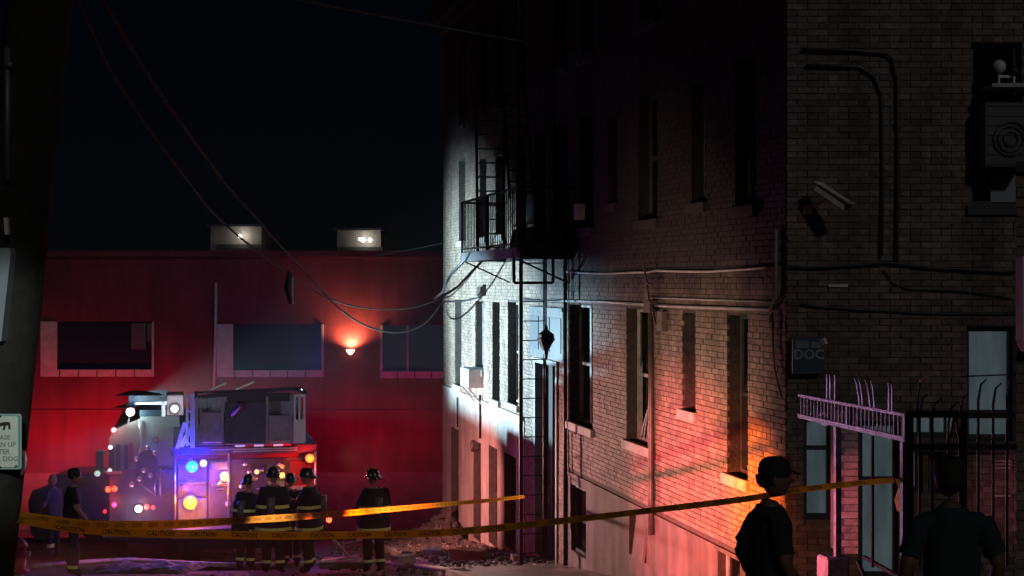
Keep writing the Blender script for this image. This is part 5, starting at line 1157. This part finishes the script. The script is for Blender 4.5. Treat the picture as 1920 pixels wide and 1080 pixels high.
# crumpled plastic sheet by the left man
f = MB(); n = 22; vs = []; fs = []
for i in range(n):
    for j_ in range(n):
        x = at(165, 0, 26).x + i * .085; y = 25.3 + j_ * .11; r_ = noise.fractal(Vector((x * 3.2, y * 3.2, 0)), .9, 2, 6) * .4; vs.append(Vector((x + .05 * r_, y, ground_z(y) + .02 + max(0, .06 + .2 * r_) * (1 if 0 < i < n - 1 and 0 < j_ < n - 1 else 0))))
for i in range(n - 1):
    for j_ in range(n - 1): fs.append((i * n + j_, (i + 1) * n + j_, (i + 1) * n + j_ + 1, i * n + j_ + 1))
f.add(vs, fs); solo(f, 'plastic_sheet', mat('grey_plastic_film', (.09, .09, .095), .75, var=.3, vscale=4), 'crumpled grey plastic sheet on the road beside the left bystander', 'plastic sheet')
f = MB(); f.tube([Vector((at(p, 0, Y).x, Y, ground_z(Y) + .05)) for p, Y in ((60, 27), (160, 28.4), (240, 29.2), (330, 28.2), (430, 27.4), (560, 27.8), (700, 28.6), (760, 27.6), (830, 26.2), (880, 25.4))], .045, 8); solo(f, 'fire_hose', mat('hose_jacket', (.45, .40, .34), .7, var=.3, vscale=12), 'pale fire hose snaking across the wet road', 'fire hose', smooth=True)
hy_ = thing('fire_hydrant', 'small dark red hydrant at the bottom left road edge', 'hydrant', (at(38, 0, 26).x, 26, ground_z(26)))
b0 = Vector((at(38, 0, 26).x, 26, ground_z(26)))
f = MB(); f.rings([[b0 + Vector((r * math.cos(k * math.pi / 6), r * math.sin(k * math.pi / 6), z)) for k in range(12)] for r, z in ((.16, 0), (.16, .05), (.10, .06), (.10, .42), (.13, .44), (.12, .5), (.06, .58), (.02, .6))]); f.build('barrel', mat('hydrant_red', (.25, .03, .03), .5), hy_, smooth=True)
f = MB(); f.tube([b0 + Vector((-.17, 0, .33)), b0 + Vector((.17, 0, .33))], .05, 10); f.build('outlet_cap', M_chrome, hy_)

# ------------------------------------------------------------------ haze and the light of the emergency lamps
hz = MB(); hz.box(-75, 75, -30, 115, -8.8, 12); h_ = hz.build('haze', bpy.data.materials.new('haze_air')); tag(h_, kind='stuff')
hm = MATS['haze'] = h_.data.materials[0]; hm.use_nodes = True; N = hm.node_tree.nodes; N.remove(N['Principled BSDF'])
pv = N.new('ShaderNodeVolumePrincipled'); pv.inputs['Density'].default_value = 0.00045; pv.inputs['Color'].default_value = (.9, .92, .95, 1); pv.inputs['Anisotropy'].default_value = .2
hm.node_tree.links.new(pv.outputs[0], N['Material Output'].inputs['Volume'])

sm = MB(); sm.box(-10.2, -4.0, 26.9, 33.0, -3.5, -.95); so = sm.build('glow_smoke', bpy.data.materials.new('glow_smoke_air')); tag(so, kind='stuff')  # volume added round the truck lamps to imitate their bloom
smm = so.data.materials[0]; smm.use_nodes = True; N = smm.node_tree.nodes; L = smm.node_tree.links; N.remove(N['Principled BSDF'])
pv = N.new('ShaderNodeVolumePrincipled'); pv.inputs['Color'].default_value = (.85, .85, .9, 1); pv.inputs['Anisotropy'].default_value = .1
tc = N.new('ShaderNodeTexCoord'); vm = N.new('ShaderNodeVectorMath'); vm.operation = 'SUBTRACT'; vm.inputs[1].default_value = (.5, .5, .5); L.new(tc.outputs['Generated'], vm.inputs[0])
ln_ = N.new('ShaderNodeVectorMath'); ln_.operation = 'LENGTH'; L.new(vm.outputs[0], ln_.inputs[0])
fo_ = N.new('ShaderNodeMapRange'); fo_.interpolation_type = 'SMOOTHSTEP'; fo_.inputs[1].default_value = .50; fo_.inputs[2].default_value = .36; L.new(ln_.outputs['Value'], fo_.inputs[0])
nz = N.new('ShaderNodeTexNoise'); nz.inputs['Scale'].default_value = .55; nz.inputs['Detail'].default_value = 3; L.new(tc.outputs['Object'], nz.inputs['Vector'])
mr = N.new('ShaderNodeMapRange'); mr.inputs[1].default_value = .35; mr.inputs[2].default_value = .7; mr.inputs[3].default_value = .15; mr.inputs[4].default_value = 1.0; L.new(nz.outputs['Fac'], mr.inputs[0])
ml = N.new('ShaderNodeMath'); ml.operation = 'MULTIPLY'; L.new(fo_.outputs[0], ml.inputs[0]); L.new(mr.outputs[0], ml.inputs[1])
m2_ = N.new('ShaderNodeMath'); m2_.operation = 'MULTIPLY'; m2_.inputs[1].default_value = .15; L.new(ml.outputs[0], m2_.inputs[0]); L.new(m2_.outputs[0], pv.inputs['Density'])
L.new(pv.outputs[0], N['Material Output'].inputs['Volume'])

# scene light on the engine mast that whitens the far wall
spot('scene_light', at(250, 752, 32.7), A(Vector((uA(925), 0, .9))), 16000, (.52, .84, 1.0), 92, .5, .05)
# unseen red fills added close to the red wall for its glow
for px, py, pw, c_ in ((60, 850, 55, (1, .02, .04)), (185, 835, 75, (1, .012, .03)), (300, 830, 40, (1, .012, .05)), (440, 810, 26, (1, .02, .2)), (640, 830, 34, (1, .012, .05)), (770, 800, 34, (1, .015, .10))):
    spot('red_fill', at(px, py, 46.2), at(px, py, 48), pw * (3.0 if px < 320 else 1.8), c_, 172, .6, .12)
point('blue_fill', at(560, 700, 44.0), 40, (.22, .1, 1), .12)  # unseen blue fill added to turn the red wall purple
spot('red_fill', at(612, 900, 29.8), A(Vector((uA(900), 0, -3.0))), 2600, (1, .30, .26), 66, 1, .1)  # added fill for the render coat, beside the truck's red light
# lamps of the unseen emergency vehicle at left, then added fills
spot('amber_flasher', (-4.9, 13.2, -.9), A(Vector((uA(1412), 0, -.85))), 20000, (1, .15, .004), 13.5, 1, .06)
spot('red_flasher', (-5.0, 13.6, -.9), A(Vector((uA(1285), 0, -1.5))), 15500, (1, .12, .15), 28, 1, .06)
spot('amber_marker', (-4.9, 13.4, -1.2), A(Vector((uA(1370), 0, -1.4))), 5000, (1, .19, .03), 28, 1, .06)
spot('wall_wash', (-5.2, 14.5, -1.4), A(Vector((uA(1270), 0, .1))), 2600, (1, .70, .46), 48, 1, .1)
spot('violet_flasher', (-4.6, 12.0, -.4), G(Vector((1.1, 0, .1))), 1300, (.85, .5, 1.0), 30, 1, .06)
spot('pink_flasher', (-4.6, 12.3, -.9), G(Vector((1.1, 0, -.9))), 5000, (1, .12, .14), 18, 1, .06)
spot('truck_wash', (-5.4, 13.5, .2), at(440, 800, 30), 700, (.72, .60, 1.0), 24, 1, .1)
spot('tape_fill', (-4.9, 13.2, -.9), at(300, 985, 9.6), 170, (1, .42, .10), 50, 1, .06)  # added spot that backlights the tape in place of the truck lamps
spot('sign_fill', (-1.2, 1.0, 3.6), at(-4, 730, 8.0), 900, (.85, 1.0, .95), 11, .6, .1)  # narrow spot added to brighten the pole sign
spot('pier_flasher', (-4.6, 12.6, -.7), (3.42, 15.2, -.7), 6500, (1, .22, .36), 11, 1, .06)
spot('scene_light', at(250, 752, 32.7), A(Vector((uA(957), 0, .7))), 9000, (.55, .86, 1.0), 9, 1, .05)  # extra narrow spot added for the bright column on the wall
spot('red_fill', at(622, 850, 29.4), A(Vector((uA(1105), 0, -1.9))), 2000, (1, .50, .44), 62, 1, .1)  # added pinkish fill for the doorway and low wall
